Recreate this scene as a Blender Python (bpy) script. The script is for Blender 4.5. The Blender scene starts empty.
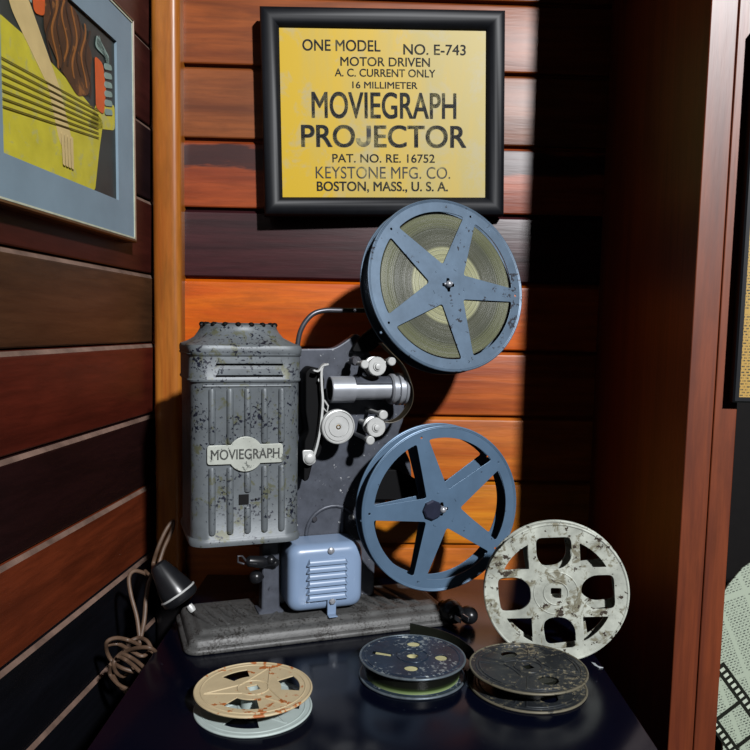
import bpy, bmesh, math, random
from mathutils import Vector, Matrix
random.seed(7)
C = bpy.context.scene.collection
R = math.radians
PI = math.pi
# ------------------------------------------------------------------ camera
F = 770.0
PPY = 404.0                      # principal point row (the photo is a crop)
CAM = Vector((0, 0, .31))
PITCH, ROLL = 5.64, 1.05
cr = Matrix.Rotation(R(90 - PITCH), 4, 'X') @ Matrix.Rotation(R(ROLL), 4, 'Z')
cd = bpy.data.cameras.new('camera'); cam = bpy.data.objects.new('camera', cd); C.objects.link(cam)
cam.matrix_world = Matrix.Translation(CAM) @ cr
cd.sensor_fit = 'HORIZONTAL'; cd.sensor_width = 36; cd.lens = 36 * F / 750
cd.clip_start = .01; cd.shift_y = (PPY - 375) / 750
bpy.context.scene.camera = cam

def ray(px, py):
    return (cr.to_3x3() @ Vector(((px - 375) / F, -(py - PPY) / F, -1))).normalized()
def hit(px, py, p0, n):
    d = ray(px, py); p0 = Vector(p0); n = Vector(n)
    return CAM + d * ((p0 - CAM).dot(n) / d.dot(n))
def atZ(px, py, z=0): return hit(px, py, (0, 0, z), (0, 0, 1))
def atY(px, py, y): return hit(px, py, (0, y, 0), (0, 1, 0))

# ------------------------------------------------------------------ materials
def lin(c):
    return tuple(DIM * ((v / 255) / 12.92 if v / 255 <= .04045 else ((v / 255 + .055) / 1.055) ** 2.4) for v in c) + (1,)
DIM = .42
class NT:
    def __init__(s, name):
        s.m = bpy.data.materials.new(name); s.m.use_nodes = True
        s.t = s.m.node_tree; s.b = s.t.nodes['Principled BSDF']
    def n(s, typ, **kw):
        x = s.t.nodes.new(typ)
        for k, v in kw.items():
            if k in x.inputs: x.inputs[k].default_value = v
            else: setattr(x, k, v)
        return x
    def l(s, a, b): s.t.links.new(a, b)
    def coord(s, scale=(1, 1, 1), rot=(0, 0, 0)):
        tc = s.n('ShaderNodeTexCoord'); mp = s.n('ShaderNodeMapping')
        mp.inputs['Scale'].default_value = scale; mp.inputs['Rotation'].default_value = rot
        s.l(tc.outputs['Object'], mp.inputs['Vector']); return mp.outputs['Vector']
    def noise(s, vec, scale, detail=4, rough=.55, dist=0):
        x = s.n('ShaderNodeTexNoise'); x.inputs['Scale'].default_value = scale
        x.inputs['Detail'].default_value = detail; x.inputs['Roughness'].default_value = rough
        x.inputs['Distortion'].default_value = dist
        s.l(vec, x.inputs['Vector']); return x.outputs['Fac']
    def ramp(s, fac, stops):
        x = s.n('ShaderNodeValToRGB'); e = x.color_ramp.elements
        while len(e) < len(stops): e.new(.5)
        for i, (p, c) in enumerate(stops): e[i].position = p; e[i].color = c
        s.l(fac, x.inputs['Fac']); return x.outputs['Color']
    def mix(s, fac, a, b, typ='MIX'):
        x = s.n('ShaderNodeMix'); x.data_type = 'RGBA'; x.blend_type = typ
        for sock, v in ((x.inputs[0], fac), (x.inputs[6], a), (x.inputs[7], b)):
            if hasattr(v, 'links'): s.l(v, sock)
            else: sock.default_value = v
        return x.outputs[2]
    def bump(s, h, strength=.3, dist=.001):
        x = s.n('ShaderNodeBump'); x.inputs['Strength'].default_value = strength
        x.inputs['Distance'].default_value = dist; s.l(h, x.inputs['Height'])
        s.l(x.outputs['Normal'], s.b.inputs['Normal'])
    def col(s, c):
        if hasattr(c, 'links'): s.l(c, s.b.inputs['Base Color'])
        else: s.b.inputs['Base Color'].default_value = c
    def set(s, rough=.5, metal=0, spec=.5, coat=0):
        s.b.inputs['Roughness'].default_value = rough; s.b.inputs['Metallic'].default_value = metal
        s.b.inputs['Specular IOR Level'].default_value = spec * .45
        s.b.inputs['Coat Weight'].default_value = coat; s.b.inputs['Coat Roughness'].default_value = .25

def k(c, f): return (c[0] * f, c[1] * f, c[2] * f, 1)
BLK, WHT = (0, 0, 0, 1), (1, 1, 1, 1)
def wood(name, c, c2=None, axis='X', rough=.38, stain=None, off=0, spec=.42):
    t = NT(name)
    tone = {'X': .78, 'Y': .78, 'Z': .68}[axis]
    a = k(lin(c), tone); b = k(lin(c2), tone * .85) if c2 else k(a, .5)
    sc = {'X': (2.2, 30, 30), 'Y': (30, 2.2, 30), 'Z': (30, 30, 2.2)}[axis]
    v = t.coord(sc)
    mp = v.node; mp.inputs['Location'].default_value = (off * 3.7, off * 5.1, off * 2.3)
    n1 = t.noise(v, 1.6, 6, .6, .6); n2 = t.noise(v, 7, 3, .6)
    base = t.ramp(n1, [(.32, b), (.62, a)])
    base = t.mix(t.ramp(n2, [(.42, BLK), (.75, (.5,) * 3 + (1,))]), base, k(a, .38))
    n4 = t.noise(t.coord((9, 9, 22) if axis != 'Z' else (22, 22, 7)), 1.3, 5, .65)
    base = t.mix(t.ramp(n4, [(.5, BLK), (.68, (.45,) * 3 + (1,))]), base, k(a, .42))
    if stain:
        col, zc, zw, lo, hi = stain
        tc = t.n('ShaderNodeTexCoord'); sp = t.n('ShaderNodeSeparateXYZ'); t.l(tc.outputs['Object'], sp.inputs[0])
        ns = t.noise(t.coord((8, 8, 50)), 1.5, 4, .6)
        ad = t.n('ShaderNodeMath', operation='MULTIPLY_ADD'); t.l(ns, ad.inputs[0]); ad.inputs[1].default_value = .03; t.l(sp.outputs['Z'], ad.inputs[2])
        sb = t.n('ShaderNodeMath', operation='SUBTRACT'); t.l(ad.outputs[0], sb.inputs[0]); sb.inputs[1].default_value = zc + .015
        ab = t.n('ShaderNodeMath', operation='ABSOLUTE'); t.l(sb.outputs[0], ab.inputs[0])
        mr = t.n('ShaderNodeMapRange'); t.l(ab.outputs[0], mr.inputs[0]); mr.inputs[1].default_value = zw; mr.inputs[2].default_value = zw * .7; mr.inputs[3].default_value = 0; mr.inputs[4].default_value = .88
        base = t.mix(mr.outputs[0], base, lin(col))
    t.col(base)
    t.bump(n2, .25, .0008)
    t.set(rough, 0, spec, .04)
    return t.m
def paint(name, c, chip=None, amount=.6, scale=220, rough=.4, metal=.0, var=.25, c2=None, scale2=60, bump=.2, spec=.5, coat=0, amt2=.55):
    t = NT(name); v = t.coord()
    a = lin(c)
    n0 = t.noise(v, scale2, 5, .6)
    base = t.ramp(n0, [(.3, k(a, 1 - var)), (.7, k(a, 1 + var * .6))])
    if c2:
        n2 = t.noise(v, scale2 * 1.7, 5, .7, .4)
        base = t.mix(t.ramp(n2, [(amt2, BLK), (amt2 + .07, WHT)]), base, lin(c2))
    if chip:
        n1 = t.noise(v, scale, 4, .65)
        n3 = t.noise(v, scale * .13, 3, .5)
        ad = t.n('ShaderNodeMath', operation='MULTIPLY_ADD'); t.l(n3, ad.inputs[0]); ad.inputs[1].default_value = .5; t.l(n1, ad.inputs[2])
        f = t.ramp(ad.outputs[0], [(amount + .31, BLK), (amount + .335, WHT)])
        base = t.mix(f, base, lin(chip))
    t.col(base)
    if bump: t.bump(t.noise(v, scale, 3), bump, .0004)
    t.set(rough, metal, spec, coat)
    return t.m
def plain(name, c, rough=.5, metal=0, spec=.5):
    t = NT(name); v = t.coord(); n = t.noise(v, 90, 3)
    a = lin(c); t.col(t.ramp(n, [(.3, k(a, .82)), (.7, k(a, 1.1))])); t.set(rough, metal, spec); return t.m

M = {}
M['lamp'] = paint('speckled_olive_enamel', (110, 116, 120), chip=(22, 26, 42), amount=.54, scale=300, rough=.47, metal=.12, c2=(96, 98, 78), scale2=45, var=.2)
M['plate'] = paint('pitted_grey_enamel', (84, 88, 98), chip=(190, 192, 195), amount=.63, scale=240, rough=.42, metal=.2, c2=(45, 47, 56), scale2=90, amt2=.62)
M['base'] = paint('crackle_grey_casting', (94, 94, 93), chip=(54, 52, 50), amount=.5, scale=500, rough=.5, metal=.15, var=.3, bump=.5)
M['motor'] = paint('blue_grey_enamel', (134, 156, 186), rough=.33, var=.06, scale2=20, bump=0, coat=.2)
M['reel'] = paint('blue_grey_reel_enamel', (94, 120, 146), chip=(45, 50, 62), amount=.68, scale=180, rough=.42, metal=.25, var=.12, scale2=40, bump=.05)
M['reel_old'] = paint('worn_grey_reel_enamel', (98, 118, 138), chip=(48, 50, 58), amount=.60, scale=150, rough=.42, metal=.3, var=.2, scale2=50, bump=.1)
M['silver'] = paint('bare_steel', (196, 200, 208), rough=.32, metal=.55, var=.1, scale2=80, bump=0)
M['white_metal'] = paint('pale_nickel', (215, 216, 214), rough=.4, metal=.3, var=.08, scale2=120, bump=0)
M['black'] = plain('black_bakelite', (26, 27, 30), .3)
M['black_metal'] = plain('black_iron', (5, 5, 7), .7, 0, .2)
M['frame_black'] = plain('satin_black_frame', (20, 22, 27), .48, 0, .35)
M['dark_steel'] = plain('dark_steel_rod', (92, 92, 98), .35, .6)
M['badge'] = paint('worn_silver_badge', (196, 200, 190), chip=(120, 124, 118), amount=.55, scale=300, rough=.45, metal=.25, var=.15)
M['badge_ink'] = plain('badge_lettering', (118, 120, 116), .5)
M['hole'] = plain('dark_cavity', (6, 6, 8), .9)
M['white_reel'] = paint('corroded_white_reel', (196, 200, 188), chip=(64, 54, 44), amount=.56, scale=140, rough=.6, metal=.05, c2=(134, 130, 110), scale2=44, var=.4, amt2=.53, bump=.5)
M['cream'] = paint('rust_spotted_cream_tin', (208, 188, 150), chip=(180, 104, 50), amount=.545, scale=120, rough=.5, var=.1, scale2=60, bump=.3)
M['pale'] = paint('pale_green_tin', (190, 204, 200), chip=(150, 120, 80), amount=.66, scale=120, rough=.35, var=.1, bump=.1)
M['tin_dark'] = paint('scuffed_black_tin', (46, 60, 78), chip=(150, 158, 160), amount=.55, scale=260, rough=.32, metal=.3, var=.4, scale2=40, bump=.2)
M['tin_dirty'] = paint('tarnished_black_tin', (52, 56, 60), chip=(138, 130, 108), amount=.54, scale=230, rough=.4, metal=.3, c2=(84, 84, 78), scale2=60, var=.4, bump=.3)
M['ridge_dirty'] = paint('tarnished_ridge', (120, 114, 96), chip=(60, 58, 50), amount=.55, scale=150, rough=.5, metal=.2)
M['edge_bright'] = paint('rubbed_edge', (120, 132, 140), rough=.3, metal=.5, var=.3, scale2=150)
M['film'] = plain('dark_film', (30, 32, 26), .25)
M['film_green'] = paint('yellowed_film_edge', (122, 140, 84), rough=.4, var=.4, scale2=40)
M['cord'] = paint('brown_rubber_cord', (98, 76, 60), rough=.5, var=.3, scale2=120)
t = NT('black_lacquer'); v = t.coord()
t.col(t.mix(t.ramp(t.noise(v, 260, 2), [(.74, BLK), (.78, WHT)]), lin((5, 8, 22)), lin((60, 66, 78))))
rr = t.ramp(t.noise(v, 9, 5), [(.3, (.12,) * 3 + (1,)), (.8, (.24,) * 3 + (1,))]); t.l(rr, t.b.inputs['Roughness'])
t.b.inputs['Specular IOR Level'].default_value = .22
M['lacquer'] = t.m
# wound film seen face-on: rings
t = NT('wound_film')
tc = t.n('ShaderNodeTexCoord'); sp = t.n('ShaderNodeVectorMath', operation='LENGTH'); mp = t.n('ShaderNodeMapping'); mp.inputs['Scale'].default_value = (1, 1, 0)
t.l(tc.outputs['Object'], mp.inputs['Vector']); t.l(mp.outputs[0], sp.inputs[0])
cb = t.n('ShaderNodeCombineXYZ'); t.l(sp.outputs['Value'], cb.inputs[0])
ns = t.noise(cb.outputs[0], 900, 4, .7)
mr = t.n('ShaderNodeMapRange'); t.l(sp.outputs['Value'], mr.inputs[0]); mr.inputs[1].default_value = .02; mr.inputs[2].default_value = .08
base = t.ramp(mr.outputs[0], [(0, lin((176, 176, 130))), (.33, lin((186, 186, 142))), (.36, lin((84, 86, 66))), (.66, lin((76, 80, 62))), (.74, lin((98, 102, 66))), (.95, lin((112, 116, 78)))])
base = t.mix(t.ramp(ns, [(.42, (.75,) * 3 + (1,)), (.62, BLK)]), base, lin((52, 52, 40)))
t.col(base); t.bump(ns, .6, .001); t.set(.4, 0, .5)
M['wound'] = t.m
# yellow placard
t = NT('aged_yellow_card')
a1 = t.noise(t.coord((14, 14, 2.2)), 2, 5, .6); a2 = t.noise(t.coord(), 30, 6, .7, .5)
tc = t.n('ShaderNodeTexCoord'); sx = t.n('ShaderNodeSeparateXYZ'); t.l(tc.outputs['Object'], sx.inputs[0])
mr = t.n('ShaderNodeMapRange'); t.l(sx.outputs['X'], mr.inputs[0]); mr.inputs[1].default_value = -.12; mr.inputs[2].default_value = .16; mr.inputs[3].default_value = -.25; mr.inputs[4].default_value = .42
ad = t.n('ShaderNodeMath', operation='ADD'); t.l(a1, ad.inputs[0]); t.l(mr.outputs[0], ad.inputs[1])
base = t.ramp(ad.outputs[0], [(.35, lin((214, 176, 24))), (.75, lin((190, 170, 92)))])
base = t.mix(t.ramp(a2, [(.52, BLK), (.66, (.6,) * 3 + (1,))]), base, lin((182, 172, 134)))
t.col(base); t.set(.45, 0, .4); M['card'] = t.m
t = NT('worn_black_ink')
base = t.mix(t.ramp(t.noise(t.coord(), 55, 4, .65), [(.5, BLK), (.68, (.75,) * 3 + (1,))]), lin((36, 36, 34)), lin((176, 164, 104)))
t.col(base); t.set(.6); M['ink'] = t.m
# newspaper print
def news(name, ang, c):
    t = NT(name)
    v = t.coord((1, 1, 1), (0, 0, ang))
    b = t.n('ShaderNodeTexBrick'); b.offset = .37
    b.inputs['Color1'].default_value = BLK; b.inputs['Color2'].default_value = BLK; b.inputs['Mortar'].default_value = WHT
    b.inputs['Scale'].default_value = 1; b.inputs['Brick Width'].default_value = .0042; b.inputs['Row Height'].default_value = .0026; b.inputs['Mortar Size'].default_value = .00075; b.inputs['Mortar Smooth'].default_value = .2
    t.l(v, b.inputs['Vector'])
    b2 = t.n('ShaderNodeTexBrick'); b2.offset = 0
    b2.inputs['Color1'].default_value = BLK; b2.inputs['Color2'].default_value = BLK; b2.inputs['Mortar'].default_value = WHT
    b2.inputs['Scale'].default_value = 1; b2.inputs['Brick Width'].default_value = .031; b2.inputs['Row Height'].default_value = .08; b2.inputs['Mortar Size'].default_value = .0022
    t.l(v, b2.inputs['Vector'])
    mx = t.mix(1, b.outputs[0], b2.outputs[0], 'LIGHTEN')
    n = t.ramp(t.noise(t.coord(), 500, 2), [(.42, BLK), (.6, (.8,) * 3 + (1,))])
    mx = t.mix(1, mx, n, 'LIGHTEN')
    t.col(t.mix(mx, lin((56, 62, 58)), lin(c))); t.set(.4); return t.m
M['news'] = news('newsprint_page', R(-20), (166, 178, 158))
M['news2'] = news('yellow_text_page', 0, (196, 158, 84))

# ------------------------------------------------------------------ mesh tools
def smooth(me, ang=35):
    for p in me.polygons: p.use_smooth = True
    try:
        me.set_sharp_from_angle(angle=R(ang))
    except Exception: pass
def obj(name, geo, mat, parent=None, ang=35, bevel=0):
    if isinstance(geo, bmesh.types.BMesh):
        bmesh.ops.recalc_face_normals(geo, faces=geo.faces)
        me = bpy.data.meshes.new(name); geo.to_mesh(me); geo.free()
    else: me = geo; me.name = name
    o = bpy.data.objects.new(name, me); C.objects.link(o)
    if not isinstance(mat, (list, tuple)): mat = [mat]
    if len(me.materials): me.materials.clear()
    for m in mat: me.materials.append(m)
    smooth(me, ang)
    if bevel:
        md = o.modifiers.new('bevel', 'BEVEL'); md.width = bevel; md.segments = 2; md.limit_method = 'ANGLE'; md.angle_limit = R(40); md.harden_normals = False
    if parent: o.parent = parent
    return o
def thing(name, label, cat, loc=(0, 0, 0), rot=(0, 0, 0), group=None):
    o = bpy.data.objects.new(name, None); C.objects.link(o); o.empty_display_size = .02
    o.location = loc; o.rotation_euler = rot; return tag(o, label, cat, group)
def tag(o, label, cat, group=None):
    o['label'] = label; o['category'] = cat
    if group: o['group'] = group
    return o
def part(o, label): o['label'] = label; return o
def box(bm, c, s, rot=None, mi=0):
    m = Matrix.Translation(c)
    if rot is not None: m = m @ rot
    r = bmesh.ops.create_cube(bm, size=1, matrix=m @ Matrix.Diagonal((s[0], s[1], s[2], 1)))
    for f in {f for v_ in r['verts'] for f in v_.link_faces}: f.material_index = mi
    return r['verts']
def rbox(bm, c, s, r, seg=4, rot=None):
    vs = box(bm, c, s, rot)
    es = list({e for v_ in vs for e in v_.link_edges})
    bmesh.ops.bevel(bm, geom=es, offset=r, segments=seg, profile=.5, affect='EDGES')
def frame_of(d):
    d = Vector(d).normalized(); u = Vector((0, 0, 1)) if abs(d.z) < .9 else Vector((1, 0, 0))
    a = d.cross(u).normalized(); return a, d.cross(a).normalized()
def cyl(bm, p0, p1, r0, r1=None, n=24, cap=True):
    r1 = r0 if r1 is None else r1
    p0 = Vector(p0); p1 = Vector(p1); a, b = frame_of(p1 - p0)
    rings = []
    for p, r in ((p0, r0), (p1, r1)):
        rings.append([bm.verts.new(p + (a * math.cos(2 * PI * i / n) + b * math.sin(2 * PI * i / n)) * r) for i in range(n)])
    for i in range(n): bm.faces.new((rings[0][i], rings[0][(i + 1) % n], rings[1][(i + 1) % n], rings[1][i]))
    if cap: bm.faces.new(rings[0]); bm.faces.new(rings[1])
def lathe(bm, prof, origin, axis, n=40, closed=False):
    """prof: list of (distance along axis, radius)"""
    o = Vector(origin); ax = Vector(axis).normalized(); a, b = frame_of(ax); rings = []
    for h, r in prof:
        if r < 1e-6: rings.append([bm.verts.new(o + ax * h)])
        else: rings.append([bm.verts.new(o + ax * h + (a * math.cos(2 * PI * i / n) + b * math.sin(2 * PI * i / n)) * r) for i in range(n)])
    pairs = list(zip(rings, rings[1:])) + ([(rings[-1], rings[0])] if closed else [])
    for A, B in pairs:
        for i in range(n):
            j = (i + 1) % n
            if len(A) == 1 and len(B) == 1: continue
            if len(A) == 1: bm.faces.new((A[0], B[i], B[j]))
            elif len(B) == 1: bm.faces.new((A[i], A[j], B[0]))
            else: bm.faces.new((A[i], A[j], B[j], B[i]))
def spline(pts, sub=6):
    pts = [Vector(p) for p in pts]; out = []
    for i in range(len(pts) - 1):
        p0 = pts[max(i - 1, 0)]; p1 = pts[i]; p2 = pts[i + 1]; p3 = pts[min(i + 2, len(pts) - 1)]
        for j in range(sub):
            u = j / sub
            out.append(.5 * ((2 * p1) + (p2 - p0) * u + (2 * p0 - 5 * p1 + 4 * p2 - p3) * u * u + (3 * p1 - p0 - 3 * p2 + p3) * u ** 3))
    out.append(pts[-1]); return out
def tube(bm, pts, r, n=10, closed=False, flat=None):
    """sweep a circle (or ellipse via flat=(direction, factor)) along points"""
    pts = [Vector(p) for p in pts]; m = len(pts); rings = []
    t0 = (pts[1] - pts[0]).normalized(); a, b = frame_of(t0)
    for i, p in enumerate(pts):
        if closed: tg = (pts[(i + 1) % m] - pts[i - 1]).normalized()
        else: tg = (pts[min(i + 1, m - 1)] - pts[max(i - 1, 0)]).normalized()
        a = (a - tg * a.dot(tg)).normalized(); b = tg.cross(a)
        rr = r(i / (m - 1)) if callable(r) else r
        rings.append([bm.verts.new(p + (a * math.cos(2 * PI * q / n) + b * math.sin(2 * PI * q / n)) * rr) for q in range(n)])
    for i in range(m if closed else m - 1):
        A, B = rings[i], rings[(i + 1) % m]
        for q in range(n): bm.faces.new((A[q], A[(q + 1) % n], B[(q + 1) % n], B[q]))
    if not closed: bm.faces.new(rings[0]); bm.faces.new(rings[-1])
def ribbon(bm, pts, wdir, width, thick):
    pts = [Vector(p) for p in pts]; wd = Vector(wdir).normalized(); rings = []
    for i, p in enumerate(pts):
        tg = (pts[min(i + 1, len(pts) - 1)] - pts[max(i - 1, 0)]).normalized(); nn = tg.cross(wd).normalized() * thick / 2; w = wd * width / 2
        rings.append([bm.verts.new(p + s * w + q * nn) for s, q in ((-1, -1), (1, -1), (1, 1), (-1, 1))])
    for A, B in zip(rings, rings[1:]):
        for q in range(4): bm.faces.new((A[q], A[(q + 1) % 4], B[(q + 1) % 4], B[q]))
    bm.faces.new(rings[0]); bm.faces.new(rings[-1])
def fillet(pts, r, seg=5):
    out = []; n = len(pts)
    for i in range(n):
        p = Vector(pts[i]).to_2d() if len(pts[i]) > 2 else Vector(pts[i]); a = Vector(pts[i - 1]) - p; b = Vector(pts[(i + 1) % n]) - p
        rr = r[i] if isinstance(r, (list, tuple)) else r
        rr = min(rr, a.length * .48, b.length * .48)
        if rr < 1e-5: out.append(p); continue
        A = p + a.normalized() * rr; B = p + b.normalized() * rr
        for j in range(seg + 1):
            u = j / seg; out.append(A * (1 - u) ** 2 + p * 2 * u * (1 - u) + B * u * u)
    return out
def circle(cx, cy, r, n=48, r2=None, rot=0):
    r2 = r2 or r; o = []
    for i in range(n):
        x = r * math.cos(2 * PI * i / n); y = r2 * math.sin(2 * PI * i / n)
        o.append((cx + x * math.cos(rot) - y * math.sin(rot), cy + x * math.sin(rot) + y * math.cos(rot)))
    return o
def plate2d(loops, thick, bevel=0):
    """flat plate in XY (first loop outer, rest holes) centred on z=0, thickness along z"""
    cu = bpy.data.curves.new('tmp', 'CURVE'); cu.dimensions = '2D'; cu.fill_mode = 'BOTH'
    cu.extrude = max(thick / 2 - bevel, 1e-5); cu.bevel_depth = bevel; cu.bevel_resolution = 1; cu.offset = -bevel
    for lp in loops:
        s = cu.splines.new('POLY'); s.points.add(len(lp) - 1); s.use_cyclic_u = True
        for i, p in enumerate(lp): s.points[i].co = (p[0], p[1], 0, 1)
    ob = bpy.data.objects.new('tmp', cu); C.objects.link(ob)
    bpy.context.view_layer.update()
    me = bpy.data.meshes.new_from_object(ob.evaluated_get(bpy.context.evaluated_depsgraph_get()))
    bpy.data.objects.remove(ob); bpy.data.curves.remove(cu)
    return me
def add_mesh(bm, me, mat4=None, mi=None):
    b2 = bmesh.new(); b2.from_mesh(me)
    if mat4 is not None: b2.transform(mat4)
    if mi is not None:
        for f in b2.faces: f.material_index = mi
    m2 = bpy.data.meshes.new('t'); b2.to_mesh(m2); b2.free(); bm.from_mesh(m2)
    bpy.data.meshes.remove(m2)
def textmesh(s, x0, x1, y0, y1, thick=.0003, bold=.0, spacing=1.0):
    cu = bpy.data.curves.new('t', 'FONT'); cu.body = s; cu.size = 1; cu.extrude = .01;  cu.space_character = spacing
    ob = bpy.data.objects.new('t', cu); C.objects.link(ob); bpy.context.view_layer.update()
    me = bpy.data.meshes.new_from_object(ob.evaluated_get(bpy.context.evaluated_depsgraph_get()))
    bpy.data.objects.remove(ob); bpy.data.curves.remove(cu)
    xs = [v_.co.x for v_ in me.vertices]
    ys = [v_.co.y for v_ in me.vertices if True]
    a, b = min(xs), max(xs); c = 0.0; d = max(ys)
    for v_ in me.vertices:
        v_.co = (x0 + (v_.co.x - a) / (b - a) * (x1 - x0), y0 + (v_.co.y - c) / (d - c) * (y1 - y0), v_.co.z / .01 * thick)
    if bold > 0:
        b2 = bmesh.new()
        w_ = bold * (y1 - y0) * .9
        for ox, oy in ((-1, -1), (1, -1), (1, 1), (-1, 1)): add_mesh(b2, me, Matrix.Translation((ox * w_, oy * w_ * .6, 0)))
        b2.to_mesh(me); b2.free()
    return me
def letter_j(x0, x1, y0, y1, w, thick=.0003):
    r_ = (x1 - x0) / 2; pts = [(x1, y1), (x1 - w, y1), (x1 - w, y0 + r_)]
    ri = r_ - w; cx = x0 + r_
    pts += [(cx + ri * math.cos(-PI * i / 10), y0 + r_ + (r_ - w) * math.sin(-PI * i / 10)) for i in range(1, 10)]
    pts += [(cx - ri, y0 + r_ * 1.1), (x0, y0 + r_ * 1.1)]
    pts += [(cx + r_ * math.cos(PI + PI * i / 14), y0 + r_ + r_ * math.sin(PI + PI * i / 14)) for i in range(15)]
    return plate2d([pts], thick * 2)
def struct(name, geo, mat, **kw):
    o = obj(name, geo, mat, **kw); o['kind'] = 'structure'; return o
def place(o, loc, rot=(0, 0, 0)): o.location = loc; o.rotation_euler = rot; return o

# ------------------------------------------------------------------ room
WD = .95                       # distance to the back wall
WYAW = R(1.85)
wt = Vector((math.cos(WYAW), math.sin(WYAW), 0)); wn = Vector((math.sin(WYAW), -math.cos(WYAW), 0))
W0 = Vector((0, WD, 0))
def onwall(px, py, off=0): return hit(px, py, W0 + wn * off, wn)
lt = Vector((.0714, 1, 0)).normalized(); ln = Vector((lt.y, -lt.x, 0))
L0 = Vector((-.339, 0, 0))
def onleft(px, py, off=0): return hit(px, py, L0 + ln * off, ln)
def board_wall(name, P0, d, n, length, zs, mats, gd=.007, ch=.0062, tilt=0, edge=None):
    """horizontal shiplap: profile swept along d; n faces the room; every board has a chamfered upper edge"""
    bm = bmesh.new(); P0 = Vector(P0); d = Vector(d); n = Vector(n)
    g = gd
    prof = []
    for i in range(len(zs) - 1):
        z1, z0 = zs[i], zs[i + 1]            # z1 top
        mi = i
        prof += [(-g, z1, mi), (-g if not edge else tilt - .0035, z1 - .0022, mi if not edge else len(mats) - 1), (tilt - .0006, z1 - ch, mi), (tilt, z1 - ch - .0023, mi), (0, z0 + .0016, mi), (-.0008, z0 + .0003, mi), (-g, z0, mi)]
    vsA = [bm.verts.new(P0 + n * a + Vector((0, 0, z))) for a, z, _ in prof]
    vsB = [bm.verts.new(P0 + d * length + n * a + Vector((0, 0, z))) for a, z, _ in prof]
    back = [P0 - n * .02 + Vector((0, 0, zs[0])), P0 - n * .02 + Vector((0, 0, zs[-1]))]
    A0, A1 = [bm.verts.new(p) for p in back]; B0, B1 = [bm.verts.new(p + d * length) for p in back]
    for i in range(len(prof) - 1):
        if prof[i][1] == prof[i + 1][1] and prof[i][0] == prof[i + 1][0]: continue
        f = bm.faces.new((vsA[i], vsA[i + 1], vsB[i + 1], vsB[i])); f.material_index = prof[i][2]
    bm.faces.new((A0, A1, B1, B0)); bm.faces.new((vsA[0], vsB[0], B0, A0)); bm.faces.new((vsA[-1], vsB[-1], B1, A1))
    bm.faces.new(vsA + [A1, A0]); bm.faces.new(vsB + [B1, B0])
    return struct(name, bm, mats, ang=20)
ys = [68.5, 142, 211, 280, 348, 414, 479, 543]
zb = [onwall(375, y).z for y in ys]
stepz = .0815
zb = [zb[0] + stepz * 2, zb[0] + stepz] + zb
while zb[-1] > -.8: zb.append(zb[-1] - stepz)
zst = onwall(375, 160).z
bw = [wood('plank_amber_a', (176, 94, 42), (136, 66, 30), off=1), wood('plank_amber_b', (180, 94, 40), (132, 62, 28), off=2),
      wood('plank_brown', (166, 92, 46), (128, 66, 34), off=3), wood('plank_stained', (190, 88, 42), (150, 62, 30), stain=((38, 26, 30), zst, .016, 0, 1), off=4),
      wood('plank_purple', (78, 36, 40), (48, 20, 26), off=5), wood('plank_orange', (252, 122, 14), (232, 92, 10), off=6),
      wood('plank_orange_dark', (216, 108, 38), (176, 74, 24), off=7), wood('plank_gold', (238, 134, 44), (206, 96, 26), off=8),
      wood('plank_gold_knotty', (250, 158, 34), (222, 108, 20), off=9)]
last = bw[-1]
bw += [wood('plank_gold_low', (236, 130, 36), (200, 96, 26), off=10)]
shadewood = wood('plank_shade_black', (20, 18, 20), off=11)  # black colour standing in for shade on the lowest planks and post
while len(bw) < len(zb) - 1: bw.append(shadewood)
LC = hit(155, 330, W0, wn)      # left corner on the back wall
RIGHT_END = .95
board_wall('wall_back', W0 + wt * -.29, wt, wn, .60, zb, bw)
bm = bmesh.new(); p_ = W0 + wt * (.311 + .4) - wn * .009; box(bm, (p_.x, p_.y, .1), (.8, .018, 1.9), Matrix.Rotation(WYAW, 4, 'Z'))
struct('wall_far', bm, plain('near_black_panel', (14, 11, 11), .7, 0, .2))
yl = [47, 127, 201, 274, 342, 412, 480, 547, 614]
zl = [hit(156, y, LC, (0, 1, 0)).z for y in yl]
zl = [zl[0] + .09 * 2, zl[0] + .09] + zl
while zl[-1] > -.8: zl.append(zl[-1] - .085)
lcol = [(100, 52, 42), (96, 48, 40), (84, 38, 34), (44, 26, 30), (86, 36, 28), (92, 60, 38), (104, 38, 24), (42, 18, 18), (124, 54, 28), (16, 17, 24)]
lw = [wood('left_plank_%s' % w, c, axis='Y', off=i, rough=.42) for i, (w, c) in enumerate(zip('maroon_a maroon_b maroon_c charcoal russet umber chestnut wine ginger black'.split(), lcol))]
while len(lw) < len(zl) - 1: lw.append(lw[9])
Lend = (LC - L0).dot(lt) + .01
board_wall('wall_left', L0 - lt * .6, lt, ln, Lend + .6, zl, lw + [paint('pale_plank_edge', (128, 104, 92), rough=.4, var=.5, scale2=30, bump=0)], .006, .0062, .0028, True)  # chamfered upper board edges get a paler grey-brown
# rounded corner post; its lower length is coloured black in place of shade
pc = onwall(169, 330, .012); pw = .0335
bm = bmesh.new()
prof = fillet([(-pw / 2, -.02), (pw / 2, -.02), (pw / 2, .012), (-pw / 2, .012)], [0, 0, .011, .011], 8)
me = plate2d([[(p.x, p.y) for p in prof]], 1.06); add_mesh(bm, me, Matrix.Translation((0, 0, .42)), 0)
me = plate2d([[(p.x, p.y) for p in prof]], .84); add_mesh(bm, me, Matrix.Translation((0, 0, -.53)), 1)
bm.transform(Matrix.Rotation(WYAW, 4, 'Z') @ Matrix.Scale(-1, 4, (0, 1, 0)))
o = struct('trim_1', bm, [wood('post_honey', (224, 140, 54), (196, 100, 32), axis='Z', rough=.35), shadewood]); o.location = (pc.x, pc.y, .1)
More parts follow.
